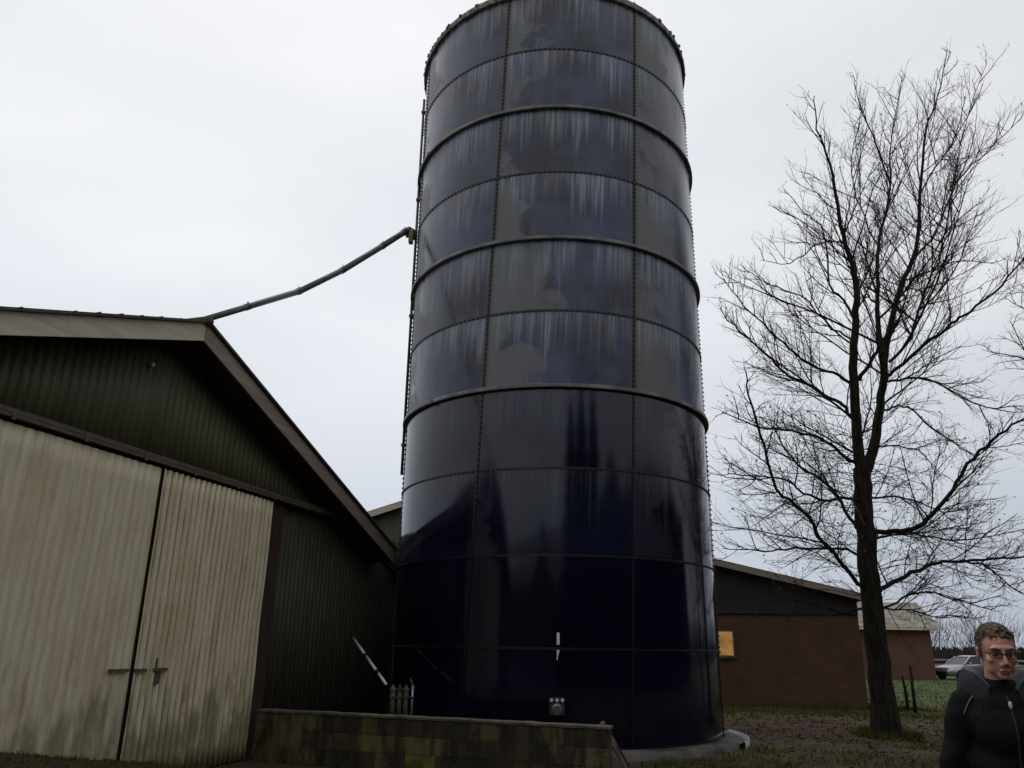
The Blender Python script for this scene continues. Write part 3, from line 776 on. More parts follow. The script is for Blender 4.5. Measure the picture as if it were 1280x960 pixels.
LIMBS = [
  (0.340, 0.165, [(7.65, 17.2, 0.05), (7.65, 17.2, 1.06), (7.67, 17.2, 2.48), (7.69, 17.2, 3.64), (7.77, 17.2, 4.86), (7.81, 17.2, 5.49)]),
  (0.135, 0.012, [(7.8, 17.2, 5.36), (7.76, 17.13, 5.83), (7.75, 17.0, 6.78), (7.79, 16.82, 8.01), (7.87, 16.7, 8.84), (7.94, 16.56, 9.75), (7.75, 16.43, 10.61), (7.62, 16.28, 11.59), (7.5, 16.13, 12.58), (7.24, 15.98, 13.5), (7.2, 15.84, 14.34)]),
  (0.130, 0.012, [(7.82, 17.2, 5.29), (8.06, 17.26, 5.7), (8.39, 17.37, 6.54), (8.69, 17.5, 7.53), (8.99, 17.64, 8.6), (9.68, 17.86, 10.3), (10.26, 18.0, 11.32), (10.8, 18.23, 13.24), (11.37, 18.48, 15.31), (11.97, 18.63, 16.57), (12.68, 18.86, 18.51)]),
  (0.070, 0.010, [(8.63, 17.2, 7.96), (8.77, 17.45, 9.18), (8.99, 17.65, 10.19), (9.3, 17.9, 11.43), (10.05, 18.29, 13.46), (10.4, 18.59, 15.06), (11.35, 19.07, 17.72)]),
  (0.050, 0.030, [(8.02, 17.2, 7.56), (8.44, 17.31, 8.12), (8.7, 17.39, 8.54), (9.3, 17.54, 9.23)]),
  (0.050, 0.008, [(8.78, 17.2, 8.02), (9.5, 17.43, 8.73), (10.02, 17.69, 9.79), (10.8, 18.02, 11.07), (11.5, 18.38, 12.61), (12.34, 18.83, 14.67), (13.4, 19.33, 16.94)]),
  (0.060, 0.010, [(8.72, 17.2, 7.67), (9.33, 16.81, 8.22), (9.93, 16.43, 8.67), (10.15, 16.29, 8.82), (10.67, 15.92, 9.23), (11.12, 15.5, 9.78), (11.42, 15.14, 10.31)]),
  (0.040, 0.008, [(9.73, 17.2, 10.67), (10.53, 17.43, 11.58), (11.55, 17.8, 13.29), (12.68, 18.08, 14.41), (14.05, 18.41, 15.76)]),
  (0.060, 0.010, [(7.72, 17.2, 5.58), (7.39, 17.06, 5.72), (6.89, 16.81, 6.01), (6.12, 16.51, 6.12), (5.24, 16.17, 6.12), (4.39, 15.78, 6.31)]),
  (0.065, 0.010, [(7.8, 17.2, 6.5), (7.7, 17.37, 6.93), (7.42, 17.53, 7.22), (6.89, 17.83, 7.75), (6.59, 17.97, 7.96), (6.23, 18.24, 8.59), (5.64, 18.62, 9.47), (5.39, 18.83, 10.05)]),
  (0.055, 0.008, [(7.86, 17.2, 7.36), (7.54, 17.11, 7.62), (6.79, 16.95, 7.82), (6.23, 16.79, 8.26), (5.5, 16.57, 8.87), (4.81, 16.32, 9.66)]),
  (0.045, 0.008, [(8.11, 17.2, 9.06), (7.97, 17.35, 9.65), (7.74, 17.47, 10.08), (7.91, 17.85, 11.77), (7.53, 18.02, 12.45), (7.16, 18.23, 13.27)]),
  (0.060, 0.010, [(7.7, 17.2, 4.16), (7.54, 17.34, 4.26), (7.4, 17.73, 5.0), (7.11, 18.05, 5.47), (6.75, 18.38, 5.9), (6.53, 18.78, 6.68), (6.27, 19.09, 7.21)]),
  (0.068, 0.010, [(7.63, 17.2, 2.81), (7.32, 17.01, 2.99), (6.46, 16.36, 3.74), (5.92, 15.89, 4.27), (5.26, 15.42, 4.65), (4.81, 14.7, 5.57), (4.47, 14.14, 6.16), (4.3, 13.74, 6.56)]),
  (0.050, 0.008, [(7.75, 17.2, 4.68), (7.31, 16.92, 4.76), (6.44, 16.39, 4.61), (5.76, 15.92, 4.84), (5.18, 15.51, 4.91), (3.99, 14.67, 4.72)]),
  (0.050, 0.008, [(7.66, 17.2, 3.47), (7.39, 17.42, 3.68), (6.42, 18.04, 3.81), (5.86, 18.38, 3.77), (5.02, 18.87, 3.88)]),
  (0.085, 0.012, [(7.68, 17.2, 3.98), (7.9, 17.03, 4.03), (8.43, 16.63, 4.05), (8.75, 16.33, 4.31), (9.05, 15.92, 4.81), (9.24, 15.58, 5.24), (9.53, 15.12, 5.62), (9.84, 14.68, 5.88), (10.07, 14.37, 5.99)]),
  (0.075, 0.012, [(7.69, 17.2, 2.73), (8.11, 17.38, 2.96), (9.08, 17.76, 3.36), (9.77, 18.01, 3.55), (10.87, 18.38, 3.64), (12.01, 18.75, 3.77), (12.83, 19.02, 3.93)]),
  (0.035, 0.010, [(9.68, 17.2, 3.49), (10.32, 17.47, 3.44), (10.76, 17.67, 3.19), (11.34, 17.94, 2.89)]),
  (0.030, 0.008, [(7.99, 17.2, 5.91), (8.24, 17.05, 5.97), (8.79, 16.73, 5.83), (8.99, 16.59, 5.55), (9.06, 16.51, 5.25)]),
  (0.040, 0.008, [(8.38, 17.2, 6.79), (8.79, 17.42, 6.96), (9.3, 17.66, 7.06), (9.98, 18.01, 6.66), (10.81, 18.46, 6.36), (11.34, 18.73, 6.17)]),
  (0.045, 0.008, [(8.55, 17.2, 7.51), (8.86, 17.01, 7.53), (9.36, 16.71, 7.42), (9.8, 16.41, 6.97), (10.16, 16.14, 6.62), (10.85, 15.67, 6.54)]),
  (0.040, 0.008, [(7.78, 17.2, 4.77), (8.19, 17.43, 4.89), (9.27, 17.99, 4.93), (10.19, 18.45, 4.75), (11.54, 19.09, 5.03)]),
  (0.045, 0.008, [(7.69, 17.2, 3.81), (8.08, 17.33, 3.97), (8.96, 17.59, 4.09), (10.14, 17.93, 4.01), (11.93, 18.44, 4.36)]),
  (0.030, 0.007, [(9.36, 17.2, 10.13), (10.12, 17.36, 10.43), (11.09, 17.56, 10.88), (12.09, 17.74, 10.88)]),
  (0.030, 0.006, [(10.19, 17.2, 12.58), (11.01, 17.51, 13.74), (11.87, 17.8, 14.82), (13.44, 18.44, 17.62)]),
  (0.030, 0.006, [(9.45, 17.2, 12.75), (9.13, 16.98, 13.82), (8.75, 16.75, 14.84), (8.67, 16.62, 15.47)]),
  (0.030, 0.006, [(8.94, 17.2, 11.05), (8.77, 17.55, 12.3), (8.96, 17.98, 14.02), (9.78, 18.51, 16.24)]),
  (0.040, 0.008, [(7.63, 17.2, 2.56), (7.29, 17.55, 2.41), (6.84, 17.92, 2.54), (6.3, 18.37, 2.72), (5.78, 18.78, 2.52)]),
  (0.035, 0.007, [(8.03, 17.2, 8.55), (7.65, 17.46, 8.96), (7.15, 17.93, 10.0), (6.5, 18.27, 10.49), (5.95, 18.64, 11.23)]),
  (0.030, 0.006, [(8.12, 17.2, 11.04), (7.63, 17.04, 11.09), (7.03, 16.85, 10.66), (6.44, 16.64, 10.22), (5.71, 16.42, 10.2)]),
  (0.035, 0.008, [(7.67, 17.2, 2.32), (8.03, 16.88, 2.6), (8.52, 16.49, 2.78), (8.97, 16.18, 2.58), (9.42, 15.8, 2.37)]),
  (0.028, 0.007, [(7.66, 17.2, 2.48), (8.53, 17.62, 2.48), (9.42, 18.04, 2.34), (10.49, 18.52, 2.41)]),
]

def build_tree():
    rt = random.Random(11); base = Vector(LIMBS[0][2][0])
    root = empty('bare_tree', (base.x, base.y, 0), 0, 'tall leafless beech with forked trunk standing before the brick building', 'tree')
    org = Vector((base.x, base.y, 0)); tw = Twigs(21)
    tr = MB()
    for i, (r0, r1, pts) in enumerate(LIMBS):
        P_ = smooth_path([Vector(p) - org for p in pts], rt, 4, .018 if i > 3 else .012)
        if i == 0:
            P_[0].z = -.15
            rad = [.185 + .12 * math.exp(-max(p.z, 0) / .35) + (.24 - .185) * (1 - p.z / 5.5) for p in P_]
        else: rad = limb_radii(len(P_), r0 * (.72 if i > 4 else 1), r1 * .8, .75 if i > 4 else 1.15)
        if i < 5: tr.tube(P_, rad, 14 if i < 4 else 8, caps=False)
        else:
            m_ = MB(); m_.tube(P_, rad, 7, caps=False); m_.build('limb', M['bark'], root, smooth=True)
        if i == 0: continue
        start = 0 if i > 4 else int(len(P_) * .3)
        tw.grow(P_[start:], 0, 0, 0, (.32, .22, .16) if (i < 6 or P_[0].z > 8.5) else (.21, .165, .135), .26 if P_[-1].z > 8 else .10)
        if i in (1, 2, 3, 5):                       # further medium limbs on the stems
            for q in range(8):
                f = .10 + .62 * q / 8; p = P_[int(f * (len(P_) - 1))]; t_ = q * 2.4 + i
                L_ = (1.2 + 2.6 * (1 - f)) * (.7 + .5 * rt.random())
                pp_ = tw.path(p, Vector((math.cos(t_), math.sin(t_), .55 + .9 * f)), L_, 7, .06, .08)
                m_ = MB(); m_.tube(pp_, limb_radii(8, .026 * (1.25 - f), .006), 6, caps=False); m_.build('limb', M['bark'], root, smooth=True)
                tw.grow(pp_, 0, 0, 0, (.32, .22, .16), .2)
    # epicormic twigs low on the trunk
    for q in range(70):
        z = 2.6 + rt.random() * 4.4; t_ = rt.random() * 2 * PI
        p = Vector((.02 * z + .18 * math.cos(t_), .18 * math.sin(t_), z)); ln = .5 + rt.random() * 1.1
        pp_ = tw.path(p, Vector((math.cos(t_), math.sin(t_), .25)), ln, 5, .02, .22)
        tw.m.tube(pp_, [.009 * (1 - .6 * i / 5) for i in range(6)], 4, caps=False); tw.grow(pp_, ln, .01, 1, (.36, .22, .17), .05)
    tr.build('trunk', M['bark'], root, smooth=True)
    tag(tw.m.build('twigs', M['twig'], root), kind='stuff')
    lv = MB()
    for p in tw.tips:
        hi = p.z
        if rt.random() < (.26 if 3.0 < hi < 7.2 else .07):
            a_ = Vector((rt.gauss(0, 1), rt.gauss(0, 1), rt.gauss(0, 1))).normalized(); b_ = a_.cross(Vector((rt.gauss(0, 1), .3, rt.gauss(0, 1)))).normalized()
            l_ = .016 + rt.random() * .022
            lv.add([p, p + a_ * l_ + b_ * l_ * .55, p + a_ * l_ * 2.1, p + a_ * l_ - b_ * l_ * .55], [(0, 1, 2, 3)])
    tag(lv.build('dead_leaves', M['dead_leaf'], root), kind='stuff')
    return root
build_tree()

def generic_tree(name, loc, h, seed, label, group=None, spread=.5, spacing=(.26, .2, .15), nl=30):
    rt = random.Random(seed); root = empty(name, loc, 0, label, 'tree', group); tw = Twigs(seed + 1); tr = MB()
    tk = smooth_path([Vector((0, 0, -.2)), Vector((rt.gauss(0, .15), rt.gauss(0, .15), h * .3)), Vector((rt.gauss(0, .3), rt.gauss(0, .3), h * .62)), Vector((rt.gauss(0, .5), rt.gauss(0, .5), h))], rt, 6, .03)
    tr.tube(tk, limb_radii(len(tk), h * .018, .015), 12, caps=False)
    tr.build('trunk', M['bark'], root, smooth=True)
    tw.grow(tk[8:], 0, 0, 0, spacing, .3)
    for i in range(nl):
        f = .22 + .68 * i / nl; p = tk[int(f * (len(tk) - 1))]; t_ = i * 2.4 + rt.random()
        L_ = h * spread * (1.1 - f) * (.6 + .5 * rt.random())
        pts = tw.path(p, Vector((math.cos(t_), math.sin(t_), .35 + f * .6)), L_, 8, .06, .11)
        m_ = MB(); m_.tube(pts, limb_radii(9, h * .0036 * (1.3 - f), .006), 7, caps=False); m_.build('limb', M['bark'], root, smooth=True)
        tw.grow(pts, 0, 0, 0, spacing, .14)
    tag(tw.m.build('twigs', M['twig'], root), kind='stuff')
    return root
generic_tree('bare_tree', (15.4, 19.6, 0), 15.5, 77, 'second leafless tree reaching in from the right edge of the view', spread=.42)

# far wood: a low twiggy belt along the horizon
def far_wood():
    rf_ = random.Random(40); m_ = MB()
    for i in range(430):
        az_ = R(-75 + 170 * rf_.random()); dd = 135 + rf_.random() * 60
        h = (4.5 + rf_.random() * 5.0)
        c = Vector((dd * math.sin(az_), dd * math.cos(az_), 0)); w = h * (.35 + .25 * rf_.random())
        m_.tube([c, c + Vector((rf_.gauss(0, .3), 0, h * .6))], [.16, .06], 4, caps=False)
        for q in range(90):
            t_ = rf_.random() * 2 * PI; z = h * (.15 + .6 * rf_.random()); rr_ = w * math.sqrt(rf_.random()) * .6
            p = c + Vector((rr_ * math.cos(t_), rr_ * math.sin(t_), z))
            e_ = p + Vector((math.cos(t_) * w * .45 * rf_.random(), math.sin(t_) * w * .45 * rf_.random(), h * (.10 + .25 * rf_.random())))
            m_.tube([p, e_], [.034, .012], 3, caps=False)
    for i in range(15000):      # hedge bottom
        az_ = R(-75 + 170 * rf_.random()); dd = 128 + rf_.random() * 30
        p = Vector((dd * math.sin(az_), dd * math.cos(az_), -.1)); h = 1.7 + rf_.random() * 1.1
        e_ = p + Vector((rf_.gauss(0, .6), rf_.gauss(0, .6), h))
        t_ = Vector((math.cos(az_), -math.sin(az_), 0)) * (.05 + .14 * rf_.random())
        m_.add([p - t_, p + t_, e_ + t_ * .4, e_ - t_ * .6], [(0, 1, 2, 3)])
    return tag(m_.build('far_wood', M['far_twig']), 'long belt of bare brown woodland and hedge along the horizon', 'woodland', kind='stuff')
far_wood()

# ---------------------------------------------------------------- ground cover
def cover():
    rg = random.Random(6); g = MB(); lf = MB()
    M['grass_a'] = simple('grass_blade', (.052, .066, .006), (.090, .090, .014), .8, .8, bump=0, spec=.2)
    M['grass_b'] = simple('grass_lush', (.032, .058, .003), (.050, .076, .005), .8, .8, bump=0, spec=.2)
    M['grass_c'] = simple('grass_pale', (.12, .125, .022), (.085, .078, .022), .8, .8, bump=0, spec=.2)
    def blade(x, y, h, mi):
        z = ground_z(x, y) - .01; t_ = rg.random() * PI; w = .006 + h * .03; dx, dy = math.cos(t_) * w, math.sin(t_) * w
        bx, by = rg.gauss(0, h * .35), rg.gauss(0, h * .35)
        g.add([(x - dx, y - dy, z), (x + dx, y + dy, z), (x + bx * .5 + dx * .6, y + by * .5 + dy * .6, z + h * .6), (x + bx, y + by, z + h), (x + bx * .5 - dx * .6, y + by * .5 - dy * .6, z + h * .6)], [(0, 1, 2, 3, 4)], mi)
    for i in range(2600):                       # tufts before and around the tree
        y = 11.5 + rg.random() ** 1.3 * 18; x = 2.0 + rg.random() * (5 + (y - 10) * .75)
        if math.hypot(x - SC.x, y - SC.y) < 3.6: continue
        dens = noise.noise(Vector((x * .5, y * .5, 3)))
        inb = 16.0 < y + dens < 21.5
        if dens < -.1 or (inb and rg.random() < .8): continue
        for q in range(rg.randint(4, 12)): blade(x + rg.gauss(0, .12), y + rg.gauss(0, .12), .03 + rg.random() * .09, 0)
    for i in range(2600):                       # yellowed strip along the brick wall
        y = 21.8 + rg.random() * 4.2; x = 4.5 + rg.random() * 8
        for q in range(3): blade(x + rg.gauss(0, .1), y + rg.gauss(0, .1), .03 + rg.random() * .07, 2)
    for i in range(5200):                       # lawn behind
        y = 22.5 + rg.random() * 30; x = 5.5 + rg.random() * (5 + y * .5)
        blade(x, y, .03 + rg.random() * .08, 1 if y > 29 else 0)
        for q in range(3): blade(x + rg.gauss(0, .15), y + rg.gauss(0, .15), .05 + rg.random() * .09, 1 if y > 29 else 0)
    for i in range(2600):                       # moss and grass on the bank at the barn doors
        s = -1.0 - rg.random() * 4.6; dd = .02 + rg.random() * .9
        p = BARN + UX * s + NX * (dd + .1)
        blade(p.x, p.y, .015 + rg.random() * .035, 0)
    for i in range(900):                        # tufts at the tree foot, wall ends and brick wall
        if i < 350: t_ = rg.random() * 2 * PI; x, y = 7.65 + math.cos(t_) * (.36 + rg.random() * .3), 17.2 + math.sin(t_) * (.36 + rg.random() * .3)
        else: x = 6 + rg.random() * 6; y = 26.2 - (x - 6) * .16 - rg.random() * .5 - .3
        for q in range(3): blade(x + rg.gauss(0, .04), y + rg.gauss(0, .04), .06 + rg.random() * .14, 0)
    tag(g.build('grass', [M['grass_a'], M['grass_b'], M['grass_c']]), 'short winter grass and tufts around the tree and silo foot', 'grass', kind='stuff')
    for i in range(7500):
        y = 12 + rg.random() * 12; x = 2.4 + rg.random() * (4 + (y - 10) * .8)
        if math.hypot(x - SC.x, y - SC.y) < 3.65: continue
        if not (16.0 < y < 21.6) and rg.random() < .72: continue
        z = ground_z(x, y) + .012 + rg.random() * .02; a_ = rg.random() * 2 * PI; l_ = .03 + rg.random() * .03
        ux, uy = math.cos(a_) * l_, math.sin(a_) * l_
        lf.add([(x - ux, y - uy, z), (x + uy * .6, y - ux * .6, z + rg.random() * .03), (x + ux, y + uy, z + rg.random() * .02), (x - uy * .6, y + ux * .6, z + rg.random() * .03)], [(0, 1, 2, 3)])
    tag(lf.build('fallen_leaves', M['dead_leaf']), 'reddish brown fallen leaves strewn on the ground below the bare tree', 'leaves', kind='stuff')
cover()

# stakes beside the tree
for i, (x, y, h, lab) in enumerate(((11.62, 24.6, .95, 'short thin dark stake in the grass right of the tree trunk'), (11.5, 23.9, 1.25, 'taller thin dark stake standing right beside the shorter one by the tree'))):
    m = MB(); m.tube([(0, 0, -.1), (.01, 0, h * .5), (.03 * (i * 2 - 1), .01, h)], [.05, .045, .03], 7); m.tube([(.0, 0, h * .6), (.10, .02, h * .75)], [.02, .01], 5)
    o = m.build('stake', M['bark'], smooth=True); o.location = (x, y, 0); tag(o, lab, 'stake', 'stakes beside the tree')

# ---------------------------------------------------------------- fence
fn = empty('paddock_fence', (28.6, 56.6, 0), R(8), 'weathered pale post and rail fence beside the silver car', 'fence')
for i in range(8):
    m = MB(); m.box((i * 2.2 - .07, -.07, -.2), (i * 2.2 + .07, .07, 1.25 + .05 * (i % 2))); m.build('post', M['timber_grey'] if i else M['bark'], fn, bevel=.01)
for z in (.45, .8, 1.12):
    m = MB(); m.box((0, -.11, z), (15.4, -.072, z + .12)); m.build('rail', simple('pale_rail', (.42, .40, .33), (.26, .25, .18), .8, 3) if z == .45 else bpy.data.materials['pale_rail'], fn)

# ---------------------------------------------------------------- car
def build_car():
    car = empty('parked_car', (29.85, 54.2, 0), R(14), 'silver car with dark lower bumper parked beyond the lawn behind the man', 'car')
    M['silver'] = simple('silver', (.42, .43, .44), (.36, .37, .38), .28, 2, metal=.75, bump=0)
    M['glass_dark'] = simple('glass_dark', (.012, .014, .016), (.02, .02, .022), .06, 2, bump=0)
    M['tyre'] = simple('tyre', (.012, .012, .012), (.02, .02, .02), .85, 9)
    M['lamp_glass'] = simple('lamp_glass', (.65, .66, .66), (.5, .5, .5), .1, 4)
    # (x along the car, z low, z belt, half width)
    st = [(-2.15, .30, .62, .62), (-2.08, .24, .72, .76), (-1.75, .22, .80, .84), (-1.2, .22, .89, .87), (-.75, .22, .96, .88), (.3, .22, .98, .885), (1.2, .22, .99, .88), (1.8, .24, .97, .85), (2.1, .30, .90, .78), (2.2, .36, .78, .66)]
    def loft(m_, rings):
        n = len(rings[0]); vs = [p for r_ in rings for p in r_]; fs = []
        for i in range(len(rings) - 1):
            for q in range(n): fs.append((i * n + q, (i + 1) * n + q, (i + 1) * n + (q + 1) % n, i * n + (q + 1) % n))
        fs.append(tuple(range(n))); fs.append(tuple((len(rings) - 1) * n + q for q in reversed(range(n))))
        m_.add(vs, fs)
    m = MB()
    loft(m, [[(x, -w * .9, zl), (x, -w, zl + .15), (x, -w, zl + (zb - zl) * .6), (x, -w * .93, zb - .03), (x, -w * .8, zb), (x, w * .8, zb), (x, w * .93, zb - .03), (x, w, zl + (zb - zl) * .6), (x, w, zl + .15), (x, w * .9, zl)] for x, zl, zb, w in st])
    m.build('body', M['silver'], car, smooth=True)
    m = MB(); gh = [(-.95, .93, .93, .80, .78), (-.25, .95, 1.40, .80, .60), (.4, .96, 1.46, .80, .62), (1.2, .97, 1.43, .80, .60), (1.75, .97, 1.2, .78, .58), (2.05, .95, .96, .72, .68)]
    loft(m, [[(x, -wb, z0), (x, -wt, z1), (x, wt, z1), (x, wb, z0)] for x, z0, z1, wb, wt in gh]); m.build('window', M['glass_dark'], car, smooth=False)
    m = MB(); loft(m, [[(x, -w, z - .02), (x, -w, z + .025), (x, w, z + .025), (x, w, z - .02)] for x, z, w in ((-.28, 1.40, .61), (.4, 1.465, .63), (1.2, 1.435, .61), (1.72, 1.24, .59))]); m.build('roof', M['silver'], car, bevel=.015)
    for s in (-1, 1):
        for a_, b_ in (((-.95, .80 * s, .94), (-.26, .61 * s, 1.41)), ((.42, .805 * s, .96), (.46, .63 * s, 1.46)), ((1.45, .80 * s, .97), (1.28, .61 * s, 1.42)), ((2.02, .72 * s, .96), (1.72, .58 * s, 1.24))):
            m = MB(); m.tube([a_, b_], .035, 6); m.build('pillar', M['silver'], car)
        m = MB(); m.ball((-2.0, .62 * s, .64), .13, 8, (.7, 1.1, .55)); m.build('headlight', M['lamp_glass'], car, smooth=True)
        m = MB(); m.ball((2.1, .62 * s, .80), .10, 6, (.5, 1, .9)); m.build('tail_light', simple('tail_red', (.25, .01, .01), (.2, .01, .01), .2), car, smooth=True)
        m = MB(); m.ball((-.62, .97 * s, 1.0), .10, 6, (.6, 1, .7)); m.build('mirror', M['silver'], car, smooth=True)
        for x in (-1.35, 1.35):
            m = MB(); m.tube([(x, (.70) * s, .31), (x, .90 * s, .31)], .31, 20); w = m.build('wheel', M['tyre'], car)
            m = MB(); m.tube([(x, .89 * s, .31), (x, .905 * s, .31)], .19, 14); m.build('rim', M['galv'], w)
    m = MB(); m.box((-2.19, -.6, .26), (-2.06, .6, .50)); m.build('bumper', M['black_paint'], car, bevel=.02)
    m = MB(); m.box((-2.135, -.40, .54), (-2.10, .40, .62)); m.build('grille', M['black_paint'], car)
build_car()

# ---------------------------------------------------------------- person
def vox(name, mb, size, mat_list, parent, smooth=3, fac=.5, disp=None):
    """fuse overlapping forms into one continuous skin"""
    tmp = mb.build('tmp_form', mat_list[0])
    rm = tmp.modifiers.new('r', 'REMESH'); rm.mode = 'VOXEL'; rm.voxel_size = size
    if smooth:
        sm = tmp.modifiers.new('s', 'SMOOTH'); sm.iterations = smooth; sm.factor = fac
    bpy.context.view_layer.update()
    me = bpy.data.meshes.new_from_object(tmp.evaluated_get(bpy.context.evaluated_depsgraph_get()))
    old = tmp.data; bpy.data.objects.remove(tmp); bpy.data.meshes.remove(old)
    me.name = name; me.materials.clear()
    for q in mat_list: me.materials.append(q)
    if disp:
        for v in me.vertices: v.co = disp(v.co.copy())
    me.polygons.foreach_set('use_smooth', [True] * len(me.polygons))
    o = bpy.data.objects.new(name, me); col.objects.link(o)
    if parent: o.parent = parent
    return o
def ell(m_, c, r_, n=14, rot=None):
    o = len(m_.v); m_.ball((0, 0, 0), 1, n, r_)
    mt_ = Matrix.Translation(c) @ (rot or Matrix())
    for i in range(o, len(m_.v)): m_.v[i] = tuple(mt_ @ Vector(m_.v[i]))
def cap(m_, a_, b_, ra, rb, n=14):
    m_.tube([a_, b_], [ra, rb], n); ell(m_, a_, (ra,) * 3, 8); ell(m_, b_, (rb,) * 3, 8)

def skin_mat():
    t = NT('skin'); n1 = t.noise(t.coord('Object'), 22, 4); n2 = t.noise(t.coord('Object'), 160, 3)
    c = t.mix(t.ss(n1, .35, .7), (.62, .33, .245), (.56, .25, .185))
    t.b.inputs['Subsurface Weight'].default_value = .08; t.b.inputs['Subsurface Radius'].default_value = (.012, .005, .003)
    return t.out(c, .5, n2, .15, .003)
M['skin'] = skin_mat()
def cloth(name, c, c2, sc_=160):
    t = NT(name); n1 = t.noise(t.coord('Object'), 7, 4); n2 = t.noise(t.coord('Object'), sc_, 3); w = t.noise(t.coord('Object', (1, 1, .5)), 11, 4, .5, .8)
    t.b.inputs['Specular IOR Level'].default_value = .2
    return t.out(t.mix(t.ss(n1, .3, .7), c, c2), .85, t.val('ADD', n2, t.val('MULTIPLY', w, 2.2)), .5, .006)
M['jacket'] = cloth('jacket_cloth', (.0045, .0045, .0055), (.0075, .0075, .0085))
M['hood'] = cloth('hood_cloth', (.17, .175, .185), (.11, .113, .12))
M['hood_dark'] = cloth('hood_dark_cloth', (.026, .027, .032), (.042, .043, .05))
M['jeans'] = cloth('jeans_cloth', (.018, .022, .035), (.025, .03, .045))
M['hair'] = simple('hair', (.075, .046, .030), (.14, .10, .072), .6, 30, (1, 1, .35), bump=.8, dist=.008, spec=.3)
M['shoe'] = simple('shoe', (.02, .015, .012), (.03, .025, .02), .6, 8)
M['lip'] = simple('lip', (.36, .11, .085), (.30, .09, .07), .5, 30)
M['eye_white'] = simple('eye_white', (.26, .21, .18), (.2, .16, .14), .25, 5, bump=0)
M['lens'] = simple('lens', (.07, .035, .025), (.09, .045, .03), .12, 4, bump=0)
M['lens'].node_tree.nodes['Principled BSDF'].inputs['Alpha'].default_value = .42

